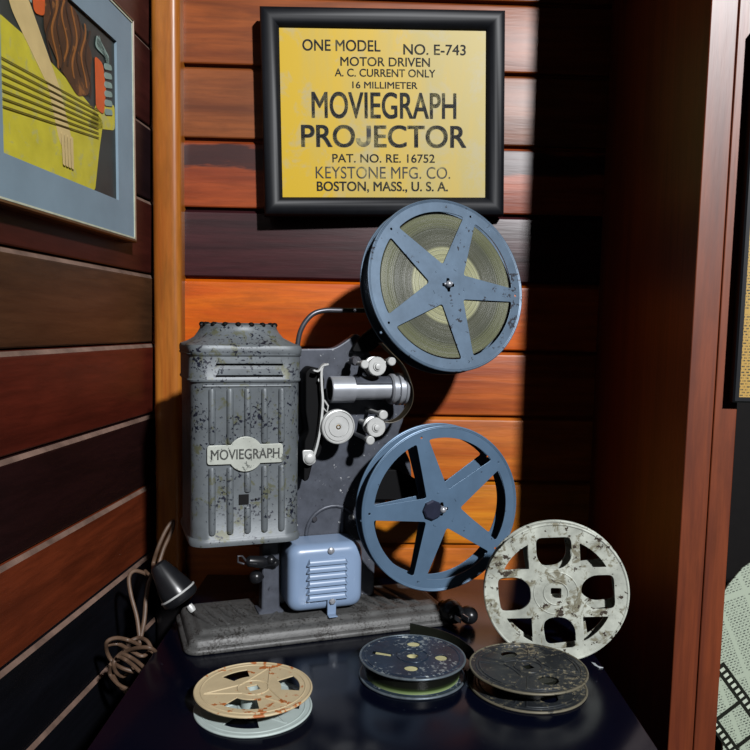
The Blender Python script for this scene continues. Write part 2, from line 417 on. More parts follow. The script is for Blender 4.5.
# right divider (two upright boards)
DX, DY = .284, .696
wood_div = wood('divider_board', (158, 76, 38), (118, 52, 30), axis='Z', rough=.42, spec=.75)
bm = bmesh.new(); w1 = .0237; w2 = .0205
yb_ = WD + DX * math.tan(WYAW) - .0012
def slab(xf0, xf1, xb0, xb1, y0, y1):
    vs = [bm.verts.new((x, y, z)) for z in (-.8, 1.1) for x, y in ((xf0, y0), (xf1, y0), (xb1, y1), (xb0, y1))]
    for q in ((0, 1, 2, 3), (4, 5, 6, 7), (0, 1, 5, 4), (1, 2, 6, 5), (2, 3, 7, 6), (3, 0, 4, 7)): bm.faces.new([vs[i] for i in q])
slab(DX, DX + w1, DX - .011, DX + w1, DY, yb_)
slab(DX + w1 + .0009, DX + w1 + .0009 + w2, DX + w1 + .0009, DX + w1 + .0009 + w2, DY + .0004, yb_)
struct('wall_right', bm, wood_div, bevel=.0009)
# floor
bm = bmesh.new(); box(bm, (.1, .1, -.79), (3.0, 2.2, .04))
struct('floor', bm, wood('floor_board', (60, 38, 28), axis='Y'))

# ------------------------------------------------------------------ table
tb = thing('display_table', 'black lacquered table carrying the film projector and loose reels', 'table', (0, .70, -.769))
bm = bmesh.new(); TX0, TX1, TY0, TY1 = -.206, .217, .46, .937
rbox(bm, ((TX0 + TX1) / 2, (TY0 + TY1) / 2 - .70, .769 - .011), (TX1 - TX0, TY1 - TY0, .022), .0015, 2)
obj('tabletop', bm, M['lacquer'], tb)
for sx in (TX0 + .025, TX1 - .025):
    for sy in (TY0 + .025, TY1 - .03):
        bm = bmesh.new(); cyl(bm, (sx, sy - .70, 0), (sx, sy - .70, .748), .012, .018, 16); obj('leg', bm, M['lacquer'], tb)
bm = bmesh.new()
for y_, s_ in ((TY0 + .025, 1), (TY1 - .03, 1)): box(bm, (.006, y_ - .70, .72), (TX1 - TX0 - .08, .014, .05))
for x_ in (TX0 + .025, TX1 - .025): box(bm, (x_, -.0, .72), (.014, TY1 - TY0 - .08, .05))
obj('apron', bm, M['lacquer'], tb)

# ------------------------------------------------------------------ projector
TH = R(19.5)
O = atZ(185, 658); O = Vector((O.x, O.y, 0)) - Vector((0, 0, 0))
tv = Vector((math.cos(TH), math.sin(TH), 0)); dv = Vector((-math.sin(TH), math.cos(TH), 0))
def L(px, py, yl_):
    w = hit(px, py, O + dv * yl_, dv) - O
    return Vector((w.dot(tv), yl_, w.z))
def W(l): return O + tv * l[0] + dv * l[1] + Vector((0, 0, l[2]))
def mm(px, yl_=.03, at=(350, 400)):       # size in metres of px pixels seen on that plane
    return (L(at[0], at[1] + px, yl_) - L(at[0], at[1], yl_)).length
pj = thing('film_projector', 'vintage grey film projector with ribbed lamp house, blue motor and lens', 'film projector', O, (0, 0, TH))
DB = .108
BL = L(458, 622, 0).x
def ring(x0, x1, y0, y1, r, z, n=6):
    pts = []
    for cx, cy, a0 in ((x1 - r, y1 - r, 0), (x0 + r, y1 - r, 90), (x0 + r, y0 + r, 180), (x1 - r, y0 + r, 270)):
        for i in range(n + 1):
            a = R(a0 + 90 * i / n); pts.append(Vector((cx + r * math.cos(a), cy + r * math.sin(a), z)))
    return pts
def loft(bm, rings, cap0=True, cap1=True, mi=0):
    vr = [[bm.verts.new(p) for p in rg] for rg in rings]; n = len(vr[0])
    for A, B in zip(vr, vr[1:]):
        for i in range(n):
            f = bm.faces.new((A[i], A[(i + 1) % n], B[(i + 1) % n], B[i])); f.material_index = mi
    if cap0: bm.faces.new(vr[0])
    if cap1: bm.faces.new(vr[-1])
# base casting: flange, step, plateau
bm = bmesh.new()
loft(bm, [ring(i_, BL - i_, i_, DB - i_, max(.014 - i_, .004), z_) for i_, z_ in
     ((.001, 0), (0, .001), (0, .0035), (.0012, .005), (.004, .0062), (.0052, .0105), (.0068, .0128), (.010, .0140), (.0115, .0140), (.0145, .0155), (.016, .0178), (.0185, .0185))])
# cast ribs on the plateau, both ends of the base
for cx, n in ((.043, 4), (.205, 6)):
    for q in range(n):
        x_ = cx + (q - (n - 1) / 2) * .0135
        tube(bm, [(x_ - .010, .085, .0172), (x_ - .001, .05, .0178), (x_ + .008, .024, .0172)], lambda u: .0048 * math.sin(PI * min(max(u, .08), .92)) ** .5, 10)
tube(bm, [(.085, .022, .0178), (.098, .045, .0182), (.090, .085, .0178)], .0022, 8)
obj('base', bm, M['base'], pj, ang=50)
# right end lug
# post under lamp house
p = L(269, 603, .052); PX = p.x
bm = bmesh.new()
ptop = .10
loft(bm, [ring(PX - a_, PX + a_, .052 - b_, .052 + b_, .002, z_, 3) for a_, b_, z_ in ((.013, .012, .0175), (.013, .012, .020), (.0095, .009, .0225), (.0088, .0085, .05), (.0088, .0085, ptop))])
obj('pillar', bm, M['plate'], pj, ang=40)
bm = bmesh.new()
a_ = L(246, 561, .035); b_ = L(264, 561, .035); c_ = L(276, 563, .035)
lathe(bm, [(0, 0), (0, .003), (.003, .0055), (.016, .0062), (.02, .0045), (.022, .003), (.03, .003)], a_, c_ - a_, 20)
bmesh.ops.create_uvsphere(bm, u_segments=20, v_segments=12, radius=.0048, matrix=Matrix.Translation(L(271, 560, .034)))
d_ = L(256, 577, .045); bmesh.ops.create_uvsphere(bm, u_segments=20, v_segments=12, radius=.007, matrix=Matrix.Translation(d_))
cyl(bm, d_, (PX, .05, d_.z), .004)
cyl(bm, c_, (PX, .05, c_.z), .004)
sw = obj('tilt_lever', bm, M['black'], pj)
bm = bmesh.new(); tube(bm, [L(246, 561, .035), L(242, 556, .034), L(238, 556, .034), L(238, 562, .034), L(244, 564, .034)], .0011, 8)
obj('lever_ring', bm, M['dark_steel'], pj)
# lamp house
FY = .004
x0 = L(190, 450, FY).x; x1 = L(304, 400, FY).x
zb0 = L(240, 546, FY).z; zt0 = L(240, 346, FY).z; zm = L(240, 381, FY).z
BY = FY + .110
H = bmesh.new()
rc = .017
def rr_(i_, z_): return ring(x0 + i_, x1 - i_, FY + i_, BY - i_, rc - i_ * .5, z_, 7)
loft(H, [rr_(.003, zb0), rr_(.0, zb0 + .0006), rr_(-.0005, zb0 + .004), rr_(.0006, zb0 + .0068), rr_(.0016, zb0 + .008), rr_(.0018, zb0 + .05), rr_(.0016, zm - .003), rr_(.0012, zm - .0015),
         rr_(.0, zm - .001), rr_(-.0004, zm + .0005), rr_(.0006, zm + .002), rr_(.0006, zt0 - .010), rr_(-.0004, zt0 - .009), rr_(-.0008, zt0 - .0078), rr_(.0004, zt0 - .0066)])
ribs = [212, 230, 247.5, 264.5, 281.5]
fx = lambda px, py: L(px, py, FY + .0018)
zr = lambda py: L(245, py, FY).z
for i, rx in enumerate(ribs):
    for (ya, yb) in ((390, 442), (468, 532)):
        if i == 2: (ya, yb) = (390, 436) if ya == 390 else (474, 532)
        xa = fx(rx, (ya + yb) / 2).x
        if i == 2 and ya == 474: segs = [(474, 491), (508, 532)]
        else: segs = [(ya, yb)]
        for s0, s1 in segs:
            tube(H, [(xa, FY + .0024, zr(s0)), (xa, FY + .0016, zr(s0) - .002), (xa, FY + .0016, zr(s1) + .002), (xa, FY + .0024, zr(s1))], .0033, 12)
# raised pressed border lines
for py_, xa, xb in ((386, 203, 291),):
    tube(H, [(fx(xa, py_).x, FY + .0018, zr(py_)), (fx(xb, py_).x, FY + .0018, zr(py_))], .0012, 8)
# louvres on the band
for py_ in (361, 372.5):
    xa, xb = fx(216, py_).x, fx(283, py_).x; z_ = zr(py_)
    prof = [(0, 0), (0, .0066), (-.0032, .0012), (-.0042, 0.0)]
    A = [H.verts.new((xa + (.0025 if j in (1, 2) else .0), FY + .0012 + p_[0], z_ - .0022 + p_[1])) for j, p_ in enumerate(prof)]
    B = [H.verts.new((xb - (.0025 if j in (1, 2) else .0), FY + .0012 + p_[0], z_ - .0022 + p_[1])) for j, p_ in enumerate(prof)]
    for j in range(3): H.faces.new((A[j], A[j + 1], B[j + 1], B[j]))
    H.faces.new((A[3], A[0], B[0], B[3])); H.faces.new(A); H.faces.new(B)
lh = obj('lamp_house', H, M['lamp'], pj, ang=40)
# black square socket and two pin holes
bm = bmesh.new(); c_ = L(244, 499.5, FY)
box(bm, (c_.x, FY + .0012, c_.z), (.0092, .002, .0092))
for px_ in (232, 256):
    q = L(px_, 499.5, FY); cyl(bm, (q.x, FY + .0005, q.z), (q.x, FY + .002, q.z), .0011, n=10)
obj('socket_hole', bm, M['hole'], lh)
# vented cap
bm = bmesh.new()
xm = (x0 + x1) / 2; ym = (FY + BY) / 2; zz = zt0 - .0066
hx = (x1 - x0) / 2; hy = (BY - FY) / 2
def cap_ring(f, z_, round_):     # blends the rounded rectangle into a circle
    out = []
    for i in range(96):
        c_a, s_a = math.cos(2 * PI * i / 96), math.sin(2 * PI * i / 96)
        rr_ = f * (abs(c_a / hx) ** 9 + abs(s_a / hy) ** 9) ** (-1 / 9)
        rad_ = rr_ * (1 - round_) + hy * f * .93 * round_
        out.append(Vector((xm + c_a * rad_, ym + s_a * rad_, z_)))
    return out
loft(bm, [cap_ring(1.0, zz - .001, 0), cap_ring(1.012, zz + .001, 0), cap_ring(1.012, zz + .005, 0), cap_ring(.995, zz + .007, 0), cap_ring(.93, zz + .009, .15), cap_ring(.82, zz + .014, .5), cap_ring(.77, zz + .019, .9), cap_ring(.735, zz + .0225, 1), cap_ring(.735, zz + .0255, 1), cap_ring(.70, zz + .0270, 1), cap_ring(.5, zz + .0280, 1)])
vc = obj('vent_cap', bm, M['lamp'], pj, ang=40)
bm = bmesh.new(); lathe(bm, [(.0245, hy * .66), (.0270, hy * .66), (.0270, hy * .64), (.0245, hy * .64)], (xm, ym, zz), (0, 0, 1), 40, closed=True)
for i in range(18):
    a_ = 2 * PI * i / 18; r_ = hy * .65
    bmesh.ops.create_uvsphere(bm, u_segments=10, v_segments=6, radius=.0030, matrix=Matrix.Translation((xm + r_ * math.cos(a_), ym + r_ * math.sin(a_), zz + .0262)) @ Matrix.Diagonal((1, 1, .85, 1)))
obj('vent_bead', bm, M['black_metal'], vc)
# badge
bx = lambda px, py: L(px, py, FY)
ca = bx(245.5, 454)
def bp(px, py): q = bx(px, py); return (q.x - ca.x, q.z - ca.z)
wv = mm(1, FY, (245, 454))
hw, hh, cr_ = 37.5 * wv, 9.5 * wv, 17.5 * wv
pts = fillet([(-hw, -hh), (hw, -hh), (hw, hh), (-hw, hh)], 3.2 * wv, 4)
xi = math.sqrt(cr_ ** 2 - hh ** 2); a0 = math.atan2(hh, xi)
outer = []
def arc(c0, c1, n=14): return [(cr_ * math.cos(c0 + (c1 - c0) * i / n), cr_ * math.sin(c0 + (c1 - c0) * i / n)) for i in range(n + 1)]
P = [tuple(p_) for p_ in pts]
bottom = sorted([p_ for p_ in P if False])
outer = [tuple(p_) for p_ in pts[0:6 - 1]]          # bottom-left corner
outer += arc(PI + a0, 2 * PI - a0)
outer += [tuple(p_) for p_ in pts[5:15]]
outer += arc(a0, PI - a0)
outer += [tuple(p_) for p_ in pts[15:]]
bm = bmesh.new(); TB = Matrix.Translation((ca.x, FY - .0002, ca.z)) @ Matrix.Rotation(R(90), 4, 'X')
add_mesh(bm, plate2d([outer], .0016, .0003), TB)
bd = obj('name_badge', bm, M['badge'], lh)
bm = bmesh.new(); TB2 = Matrix.Translation((0, -.0009, 0)) @ TB
add_mesh(bm, textmesh('MOVIEGRAPH', -hw * .9, hw * .9, -hh * .48, hh * .55, .0003, .02), TB2)
obj('lettering', bm, M['badge_ink'], bd)
# main mechanism plate
PY = .060
def poly(pp, y_): return [(L(a, b, y_).x, L(a, b, y_).z) for a, b in pp]
outl = [(296, 349), (334, 348.5), (345, 342), (356, 333.5), (361, 336), (371, 356), (388, 362), (398, 376), (405, 398), (404, 420), (398, 434), (402, 443), (411, 462), (413, 494), (388, 497), (376, 520), (374, 600), (262, 606), (262, 349)]
bm = bmesh.new(); TP = Matrix.Translation((0, PY + .006, 0)) @ Matrix.Rotation(R(90), 4, 'X')
def v3(lst): return [(a, b) for a, b in lst]
fl = fillet(poly(outl, PY), .006, 4)
zmin = .0185
fl = [(max(p_[0], 0), max(p_[1], zmin)) for p_ in fl]
add_mesh(bm, plate2d([fl], .012, .0015), TP)
# embossed arch
ac = L(333, 533, PY); ar = mm(27, PY, (333, 533))
tube(bm, [(ac.x + ar * math.cos(R(a_)), PY, ac.z + ar * math.sin(R(a_))) for a_ in range(0, 181, 12)], .0022, 10)
tube(bm, [(L(343, 508, PY).x, PY, L(343, 508, PY).z), (L(342, 545, PY).x, PY, L(342, 545, PY).z)], .0022, 10)
obj('side_plate', bm, M['plate'], pj, ang=40)
for px_, py_ in ((314, 519), (351, 517)):
    bm = bmesh.new(); q = L(px_, py_, PY); lathe(bm, [(0, .0032), (.0016, .0032), (.0026, .0022), (.0028, 0)], q, (0, -1, 0), 18); box(bm, q + Vector((0, -.0028, 0)), (.0045, .0004, .0007))
    obj('screw', bm, M['white_metal'] if px_ > 330 else M['dark_steel'], pj)
# motor
my = .020
mx0 = L(289, 570, my).x; mx1 = L(363.5, 580, my).x; mz0 = L(325, 611, my).z; mz1 = L(325, 545, my).z
mz0 = max(mz0, .0192)
bm = bmesh.new(); md = .058
sec = fillet([(mx0, mz0), (mx1, mz0), (mx1, mz1), (mx0, mz1)], .013, 7)
mcx, mcz = (mx0 + mx1) / 2, (mz0 + mz1) / 2
rings = []
for ins, yy in ((.0, my + md - .02), (0, my + .010), (.0006, my + .006), (.0025, my + .003), (.0055, my + .0008), (.009, my)):
    sx = 1 - ins / ((mx1 - mx0) / 2); sz = 1 - ins / ((mz1 - mz0) / 2)
    rings.append([Vector((mcx + (p_.x - mcx) * sx, yy, mcz + (p_.y - mcz) * sz)) for p_ in sec])
loft(bm, rings)
for i in range(6):
    q = L(327 if i else 328, 561.2 + i * 7.0, my); xa, xb = mcx - .0215, mcx + .0215
    prof = [(0.0006, -.0006), (.0006, .0060), (-.0020, .0052), (-.0042, .0018), (-.0040, -.0006)]
    A = [bm.verts.new((xa + (.003 if 0 < j < 4 else 0), my + p_[0], q.z + p_[1] - .002)) for j, p_ in enumerate(prof)]
    B = [bm.verts.new((xb - (.003 if 0 < j < 4 else 0), my + p_[0], q.z + p_[1] - .002)) for j, p_ in enumerate(prof)]
    for j in range(5): bm.faces.new((A[j], A[(j + 1) % 5], B[(j + 1) % 5], B[j]))
    bm.faces.new(A); bm.faces.new(B)
mo = obj('motor_housing', bm, M['motor'], pj, ang=40)
bm = bmesh.new(); q = L(331, 550.5, my)
lathe(bm, [(0, .0034), (.0016, .0034), (.0026, .002), (.0028, 0)], q, (0, -1, 0), 18); obj('screw', bm, M['silver'], mo)
bm = bmesh.new(); q = L(331, 605, my)
box(bm, (q.x, my - .0016, q.z - .0005), (.0092, .0032, .017)); box(bm, (q.x, my - .005, .0192), (.0092, .009, .0012))
bk = obj('bracket', bm, M['motor'], mo, bevel=.0008)
bm = bmesh.new(); q = L(332, 601, my - .003); lathe(bm, [(0, .0034), (.002, .0034), (.0032, .002), (.0034, 0)], q, (0, -1, 0), 6); obj('bolt', bm, M['silver'], mo)
# film gate: black casting and silver lever
bm = bmesh.new()
gp = [(303, 372), (309, 366), (318, 368), (322, 380), (320, 400), (324, 420), (318, 452), (310, 462), (306, 478), (301, 480), (302, 440), (306, 430), (303, 410)]
add_mesh(bm, plate2d([fillet(poly(gp, .045), .003, 3)], .026, .0012), Matrix.Translation((0, .047, 0)) @ Matrix.Rotation(R(90), 4, 'X'))
obj('film_gate', bm, M['black_metal'], pj, ang=40)
bm = bmesh.new(); gy = .028
def R3(pp, y_): return [L(a, b, y_) for a, b in pp]
ribbon(bm, spline(R3([(325, 364), (321, 369), (321, 385), (322, 402), (320, 425), (317, 442), (313, 456)], gy), 5), (0, 1, 0), .007, .0022)
add_mesh(bm, plate2d([fillet(poly([(302, 450), (313, 450), (316, 462), (309, 466), (303, 462)], gy), .003, 4)], .003, .0006), Matrix.Translation((0, gy, 0)) @ Matrix.Rotation(R(90), 4, 'X'))
q = L(309.5, 458, gy); lathe(bm, [(0, .0055), (.003, .0055), (.004, .0042), (.0045, .0032), (.0045, 0)], q, (0, -1, 0), 20)
ribbon(bm, spline(R3([(313, 370), (318, 371), (322, 366), (328, 364)], gy - .003), 4), (0, 1, 0), .005, .0016)
tube(bm, R3([(324, 400), (328, 406), (327, 412), (323, 408)], gy), .0011, 8)
cyl(bm, L(309.5, 458, gy), L(309.5, 458, PY), .003); cyl(bm, L(320, 380, gy), L(320, 380, .04), .002)
obj('gate_lever', bm, M['white_metal'], pj, ang=40)
# lens
ly = .031
la = L(329.5, 391.5, ly); lb = L(405, 388, ly); ax = Vector((1, 0, 0)); ln_ = (lb.x - la.x)
oz = (la.z + lb.z) / 2 + .0005; lo = Vector((la.x, ly, oz)); u = mm(1, ly, (365, 390))
lens_w = ln_
bm = bmesh.new()
def S(f): return lens_w * f
lathe(bm, [(.002, .0), (.002, 10 * u), (0, 11.0 * u), (0, 12.6 * u), (.001, 13.2 * u), (S(.30), 13.2 * u), (S(.30), 10.5 * u), (S(.78), 10.5 * u), (S(.78), 14 * u), (S(.80), 15.5 * u), (S(.84), 15.5 * u), (S(.85), 14 * u), (S(.87), 14 * u), (S(.88), 16.5 * u), (S(.92), 16.5 * u), (S(.93), 15 * u), (S(.95), 15 * u), (S(.96), 16.5 * u), (S(.99), 16 * u), (S(1), 14 * u), (S(.99), 11 * u), (S(.96), 0)], lo, ax, 40)
le = obj('lens', bm, M['silver'], pj, ang=30)
bm = bmesh.new()
nn = 20; A = []
for xx in (S(.31), S(.775)):
    for rad in (10.2 * u, 13.0 * u):
        A.append([bm.verts.new(lo + Vector((xx, -math.sin(a_) * rad, math.cos(a_) * rad))) for a_ in [R(-50 + 110 * i / nn) for i in range(nn + 1)]])
for i in range(nn):
    bm.faces.new((A[1][i], A[1][i + 1], A[3][i + 1], A[3][i])); bm.faces.new((A[0][i], A[0][i + 1], A[2][i + 1], A[2][i]))
    bm.faces.new((A[0][i], A[0][i + 1], A[1][i + 1], A[1][i])); bm.faces.new((A[2][i], A[2][i + 1], A[3][i + 1], A[3][i]))
bm.faces.new((A[0][0], A[1][0], A[3][0], A[2][0])); bm.faces.new((A[0][-1], A[1][-1], A[3][-1], A[2][-1]))
part(obj('lens_clamp', bm, M['plate'], le, ang=30), 'grey pitted sleeve over the bright barrel')
bm = bmesh.new(); lathe(bm, [(0, 0), (.0, 10.2 * u), (.0022, 10.2 * u), (.0022, 0)], lo + Vector((.0004, 0, 0)), ax, 32); obj('lens_opening', bm, M['hole'], le)
bm = bmesh.new(); box(bm, (lo.x + S(.55), (ly + PY) / 2 + .004, oz - 4 * u), (S(.5), .022, 14 * u)); obj('lens_mount', bm, M['black_metal'], pj, bevel=.001)
# inching wheel (big pale disc)
wy = .020
def disc(px, py, rpx, prof, yl_, mat, name, par, depth_to=PY, shaft=.003, n=48):
    q = L(px, py, yl_); s = mm(rpx, yl_, (px, py)); bm = bmesh.new()
    lathe(bm, [(a_, b_ * s) for a_, b_ in prof], q, (0, -1, 0), n)
    cyl(bm, q + Vector((0, .0, 0)), Vector((q.x, depth_to, q.z)), shaft, n=16)
    return obj(name, bm, mat, par, ang=28)
iw = disc(338.5, 427, 17.3, [(-.007, 0), (-.007, .93), (-.006, 1), (-.001, 1), (.0, .97), (.0003, .92), (-.001, .88), (-.001, .83), (.0002, .8), (.0002, .64), (-.0006, .62), (-.0006, .58), (.0004, .56), (.0004, .2), (-.001, .18), (-.001, 0)], wy, M['white_metal'], 'inching_wheel', pj, shaft=.005)
bm = bmesh.new(); lathe(bm, [(0, .0026), (.0012, .0026), (.0018, .0015), (.001, .0012), (.001, 0)], L(338.5, 427, wy) + Vector((0, .0012, 0)), (0, -1, 0), 16); part(obj('hub_screw', bm, plain('brass', (120, 96, 56), .4, .5), iw), 'small brass hub screw')
def sprocket(px, py, rpx, studs, name='sprocket'):
    yl_ = .010; q = L(px, py, yl_); s = mm(rpx, yl_, (px, py)); bm = bmesh.new()
    lathe(bm, [(-.017, 0), (-.017, .95 * s), (-.012, .98 * s), (-.011, .72 * s), (-.005, .72 * s), (-.004, .98 * s), (-.001, s), (0, .93 * s), (0, .5 * s), (.0012, .45 * s), (.0012, .32 * s), (.003, .28 * s), (.0035, 0)], q, (0, -1, 0), 40)
    for i in range(16):
        a_ = 2 * PI * i / 16; box(bm, q + Vector((s * .97 * math.cos(a_), .002, s * .97 * math.sin(a_))), (.0009, .0016, .0009))
    cyl(bm, q, Vector((q.x, PY, q.z)), .003, n=14)
    o_ = obj(name, bm, M['white_metal'], pj, ang=28)
    for (sx_, sy_, sr_, back_) in studs:
        bm = bmesh.new(); q2 = L(sx_, sy_, yl_ - .001); s2 = mm(sr_, yl_, (sx_, sy_))
        lathe(bm, [(-.012, 0), (-.012, s2 * .7), (-.006, s2 * .7), (-.005, s2), (0, s2), (.0006, s2 * .8), (.0006, 0)], q2, (0, -1, 0), 20)
        cyl(bm, q2, Vector((q2.x, PY, q2.z)), .0022, n=12)
        cyl(bm, q2 + Vector((0, .008, 0)), q + Vector((0, .008, 0)), .0016, n=10)
        obj('guide_roller', bm, M['white_metal'], o_, ang=28)
    return o_
sprocket(377.5, 366.5, 9.6, [(365, 364.5, 4.2, 0), (392, 361.5, 4.2, 0)])
sprocket(376.5, 427.5, 9.8, [(383.5, 415, 4.6, 0), (370.5, 440.5, 4.4, 0)])
bm = bmesh.new(); q = L(356, 364, .03); lathe(bm, [(0, 0), (0, .0045), (.008, .0052), (.01, .0035), (.02, .0035)], L(357, 361, .030), (0.05, 1, 0), 20); obj('guide_stud', bm, M['dark_steel'], pj)
# loop guard rod
bm = bmesh.new()
tube(bm, spline(R3([(297, 352), (298, 342), (300.5, 331), (306, 321), (314, 313.5), (325, 310.5), (340, 310.5), (366, 310.5)], .075), 6), .0027, 12)
obj('carrying_handle', bm, M['dark_steel'], pj)
# reel arms
UC = L(447.5, 285, .018); LC2 = L(441.5, 509, .003)
TILT = R(12)
def reel_center(fc, thick, tilt):   # centre of the reel given centre of its front face (world)
    n_ = Vector((math.sin(TH) * math.cos(tilt), -math.cos(TH) * math.cos(tilt), math.sin(tilt))); return fc - n_ * thick / 2, n_
bm = bmesh.new()
arm = [(352, 352), (372, 352), (420, 312), (452, 296), (459, 284), (452, 276), (440, 280), (410, 300), (360, 338)]
add_mesh(bm, plate2d([fillet(poly(arm, .046), .005, 4)], .007, .001), Matrix.Translation((0, .052, 0)) @ Matrix.Rotation(R(90), 4, 'X'))
obj('upper_reel_arm', bm, M['black_metal'], pj, ang=40)
bm = bmesh.new()
arm = [(376, 470), (400, 470), (450, 498), (452, 510), (443, 516), (395, 500), (372, 500)]
add_mesh(bm, plate2d([fillet(poly(arm, .05), .005, 4)], .007, .001), Matrix.Translation((0, .054, 0)) @ Matrix.Rotation(R(90), 4, 'X'))
obj('lower_reel_arm', bm, M['black_metal'], pj, ang=40)
RT = .019
Ucw, Un = reel_center(W(UC), RT, TILT); Lcw, Ln = reel_center(W(LC2), RT, 0)
inv = Matrix.Rotation(-TH, 4, 'Z')
def toL(w): return inv @ (w - O)
for fc, n_, ydep in ((Ucw, Un, .049), (Lcw, Ln, .051)):
    bm = bmesh.new(); c_ = toL(fc); nl = (inv.to_3x3() @ n_)
    f_ = c_ + nl * (RT / 2 + .0035); e_ = c_ - nl * (RT / 2 + .026 if ydep < .05 else RT / 2 + .030)
    cyl(bm, f_, e_, .0033, n=16); bmesh.ops.create_uvsphere(bm, u_segments=14, v_segments=8, radius=.0036, matrix=Matrix.Translation(f_))
    tube(bm, [c_ + nl * (RT / 2 + .003) + Vector((-.005, 0, .0)), c_ + nl * (RT / 2 + .003) + Vector((.004, 0, .001))], .0014, 8)
    obj('spindle', bm, M['silver'], pj)
bm = bmesh.new(); q = L(433, 509.5, .003); a_ = toL(Lcw) + Vector((0, -RT / 2 - .0013, 0))
lathe(bm, [(0, .0105), (.0024, .0105), (.0035, .009), (.0035, 0)], Vector((q.x - .0015, a_.y + .0004, q.z)), (0, -1, 0), 8)
obj('locking_plate', bm, plain('dark_slate_metal', (52, 56, 76), .35, .4), pj, ang=20)

# ------------------------------------------------------------------ reels
def spokes5(Rr, off, n=5, ro=.865, ri=.245, half=.082, hub=.0042, rivet=.93):
    loops = [circle(0, 0, Rr, 96)]
    for i in range(n):
        a0 = R(off + 360 / n * i); a1 = R(off + 360 / n * (i + 1))
        da = math.asin(half / ro); pts = []; N = 14
        for j in range(N + 1):
            a = a0 + da + (a1 - a0 - 2 * da) * j / N; pts.append((ro * Rr * math.cos(a), ro * Rr * math.sin(a)))
        am = (a0 + a1) / 2; pts.append((ri * Rr * math.cos(am), ri * Rr * math.sin(am)))
        rad = [.06 * Rr] + [0] * (N - 1) + [.06 * Rr, .035 * Rr]
        lp = fillet(pts, rad, 5); loops.append([tuple(p_) for p_ in lp][::-1])
        loops.append(circle(rivet * .985 * Rr * math.cos(a0), rivet * .985 * Rr * math.sin(a0), .014 * Rr, 10))
    loops.append([(( .0040 if q % 4 in (1, 2) else .0072) * math.cos(R(22.5 * q + 11)), (.0040 if q % 4 in (1, 2) else .0072) * math.sin(R(22.5 * q + 11))) for q in range(16)])
    return loops
def rim(bm, Rr, z, w=.0011, r=None):
    r = r or Rr; tube(bm, [(r * math.cos(2 * PI * i / 96), r * math.sin(2 * PI * i / 96), z) for i in range(96)], w, 8, closed=True)
def big_reel(name, label, loc, rot, Rr, off, mat, film, backoff=0):
    r = thing(name, label, 'film reel', loc, rot)
    for s in (1, -1):
        bm = bmesh.new(); add_mesh(bm, plate2d(spokes5(Rr, off + (0 if s > 0 else backoff)), .0011, .0002), Matrix.Translation((0, 0, s * RT / 2)))
        rim(bm, Rr, s * RT / 2, .0012)
        rim(bm, Rr * .985, s * (RT / 2), .0009)
        # small pressed tabs round the hub
        for i in range(5):
            a_ = R(off + 36 + 72 * i + 30); box(bm, (Rr * .21 * math.cos(a_), Rr * .21 * math.sin(a_), s * (RT / 2 + .0007)), (.0035, .0014, .0007), Matrix.Rotation(a_ + PI / 2, 4, 'Z'))
        obj('flange', bm, mat, r, ang=40)
    bm = bmesh.new(); hr = .19 * Rr if not film else .26 * Rr
    lathe(bm, [(-RT / 2 + .0007, .0078), (RT / 2 - .0007, .0078), (RT / 2 - .0007, hr), (-RT / 2 + .0007, hr)], (0, 0, 0), (0, 0, 1), 48, closed=True)
    obj('hub', bm, mat, r, ang=40)
    if film:
        bm = bmesh.new(); lathe(bm, [(-.008, hr + .0003), (.008, hr + .0003), (.0075, .5 * Rr), (.0078, .845 * Rr), (.0066, .85 * Rr), (-.0066, .85 * Rr), (-.008, .845 * Rr)], (0, 0, 0), (0, 0, 1), 72, closed=True)
        part(obj('film_roll', bm, M['wound'], r, ang=30), 'wound olive film with a paler leader near the core')
    return r
UR = .0892; LR = .0862
big_reel('film_reel', 'full blue-grey five-spoke reel of film mounted on top arm of projector', Ucw, (R(90) - TILT, 0, TH + R(5)), UR, 66, M['reel_old'], True)
big_reel('film_reel', 'empty blue-grey five-spoke reel on lower arm in front of the projector base', Lcw, (R(90), 0, TH), LR, 36, M['reel'], False, 3)

# white corroded reel, standing upright
Rw = .0655; th_w = R(-7); tw = .012
bp0 = atZ(553, 661.5)
nw = Vector((math.sin(th_w), -math.cos(th_w), 0))
wr = thing('film_reel', 'corroded white reel with eight cut-outs standing upright beside the projector', 'film reel', Vector((bp0.x, bp0.y, Rw + .0011)) - nw * tw / 2, (R(90), R(-2), th_w))
def white_loops(Rr):
    loops = [circle(0, 0, Rr, 96)]
    for i in range(4):
        a = R(90 * i + 3)
        ca_, sa_ = math.cos(a), math.sin(a)
        big = [(.81, -.245), (.81, .245), (.50, .245), (.355, .12), (.355, -.12), (.50, -.245)]
        lp = fillet([((x * ca_ - y * sa_) * Rr, (x * sa_ + y * ca_) * Rr) for x, y in big], .09 * Rr, 4); loops.append([tuple(p_) for p_ in lp][::-1])
        m_ = .36; out = []
        r_ = .80; A0 = math.asin(m_ / r_)
        N = 7; arcp = [(r_ * math.cos(A0 + (PI / 2 - 2 * A0) * j / N), r_ * math.sin(A0 + (PI / 2 - 2 * A0) * j / N)) for j in range(N + 1)]
        tri = arcp + [(m_, m_)]
        lp = fillet([((x * ca_ - y * sa_) * Rr, (x * sa_ + y * ca_) * Rr) for x, y in tri], .012 * Rr, 2); loops.append([tuple(p_) for p_ in lp][::-1])
    sq = fillet([(-.0048, -.0048), (.0048, -.0048), (.0048, .0048), (-.0048, .0048)], .0012, 3)
    loops.append([tuple(p_) for p_ in sq][::-1]); return loops
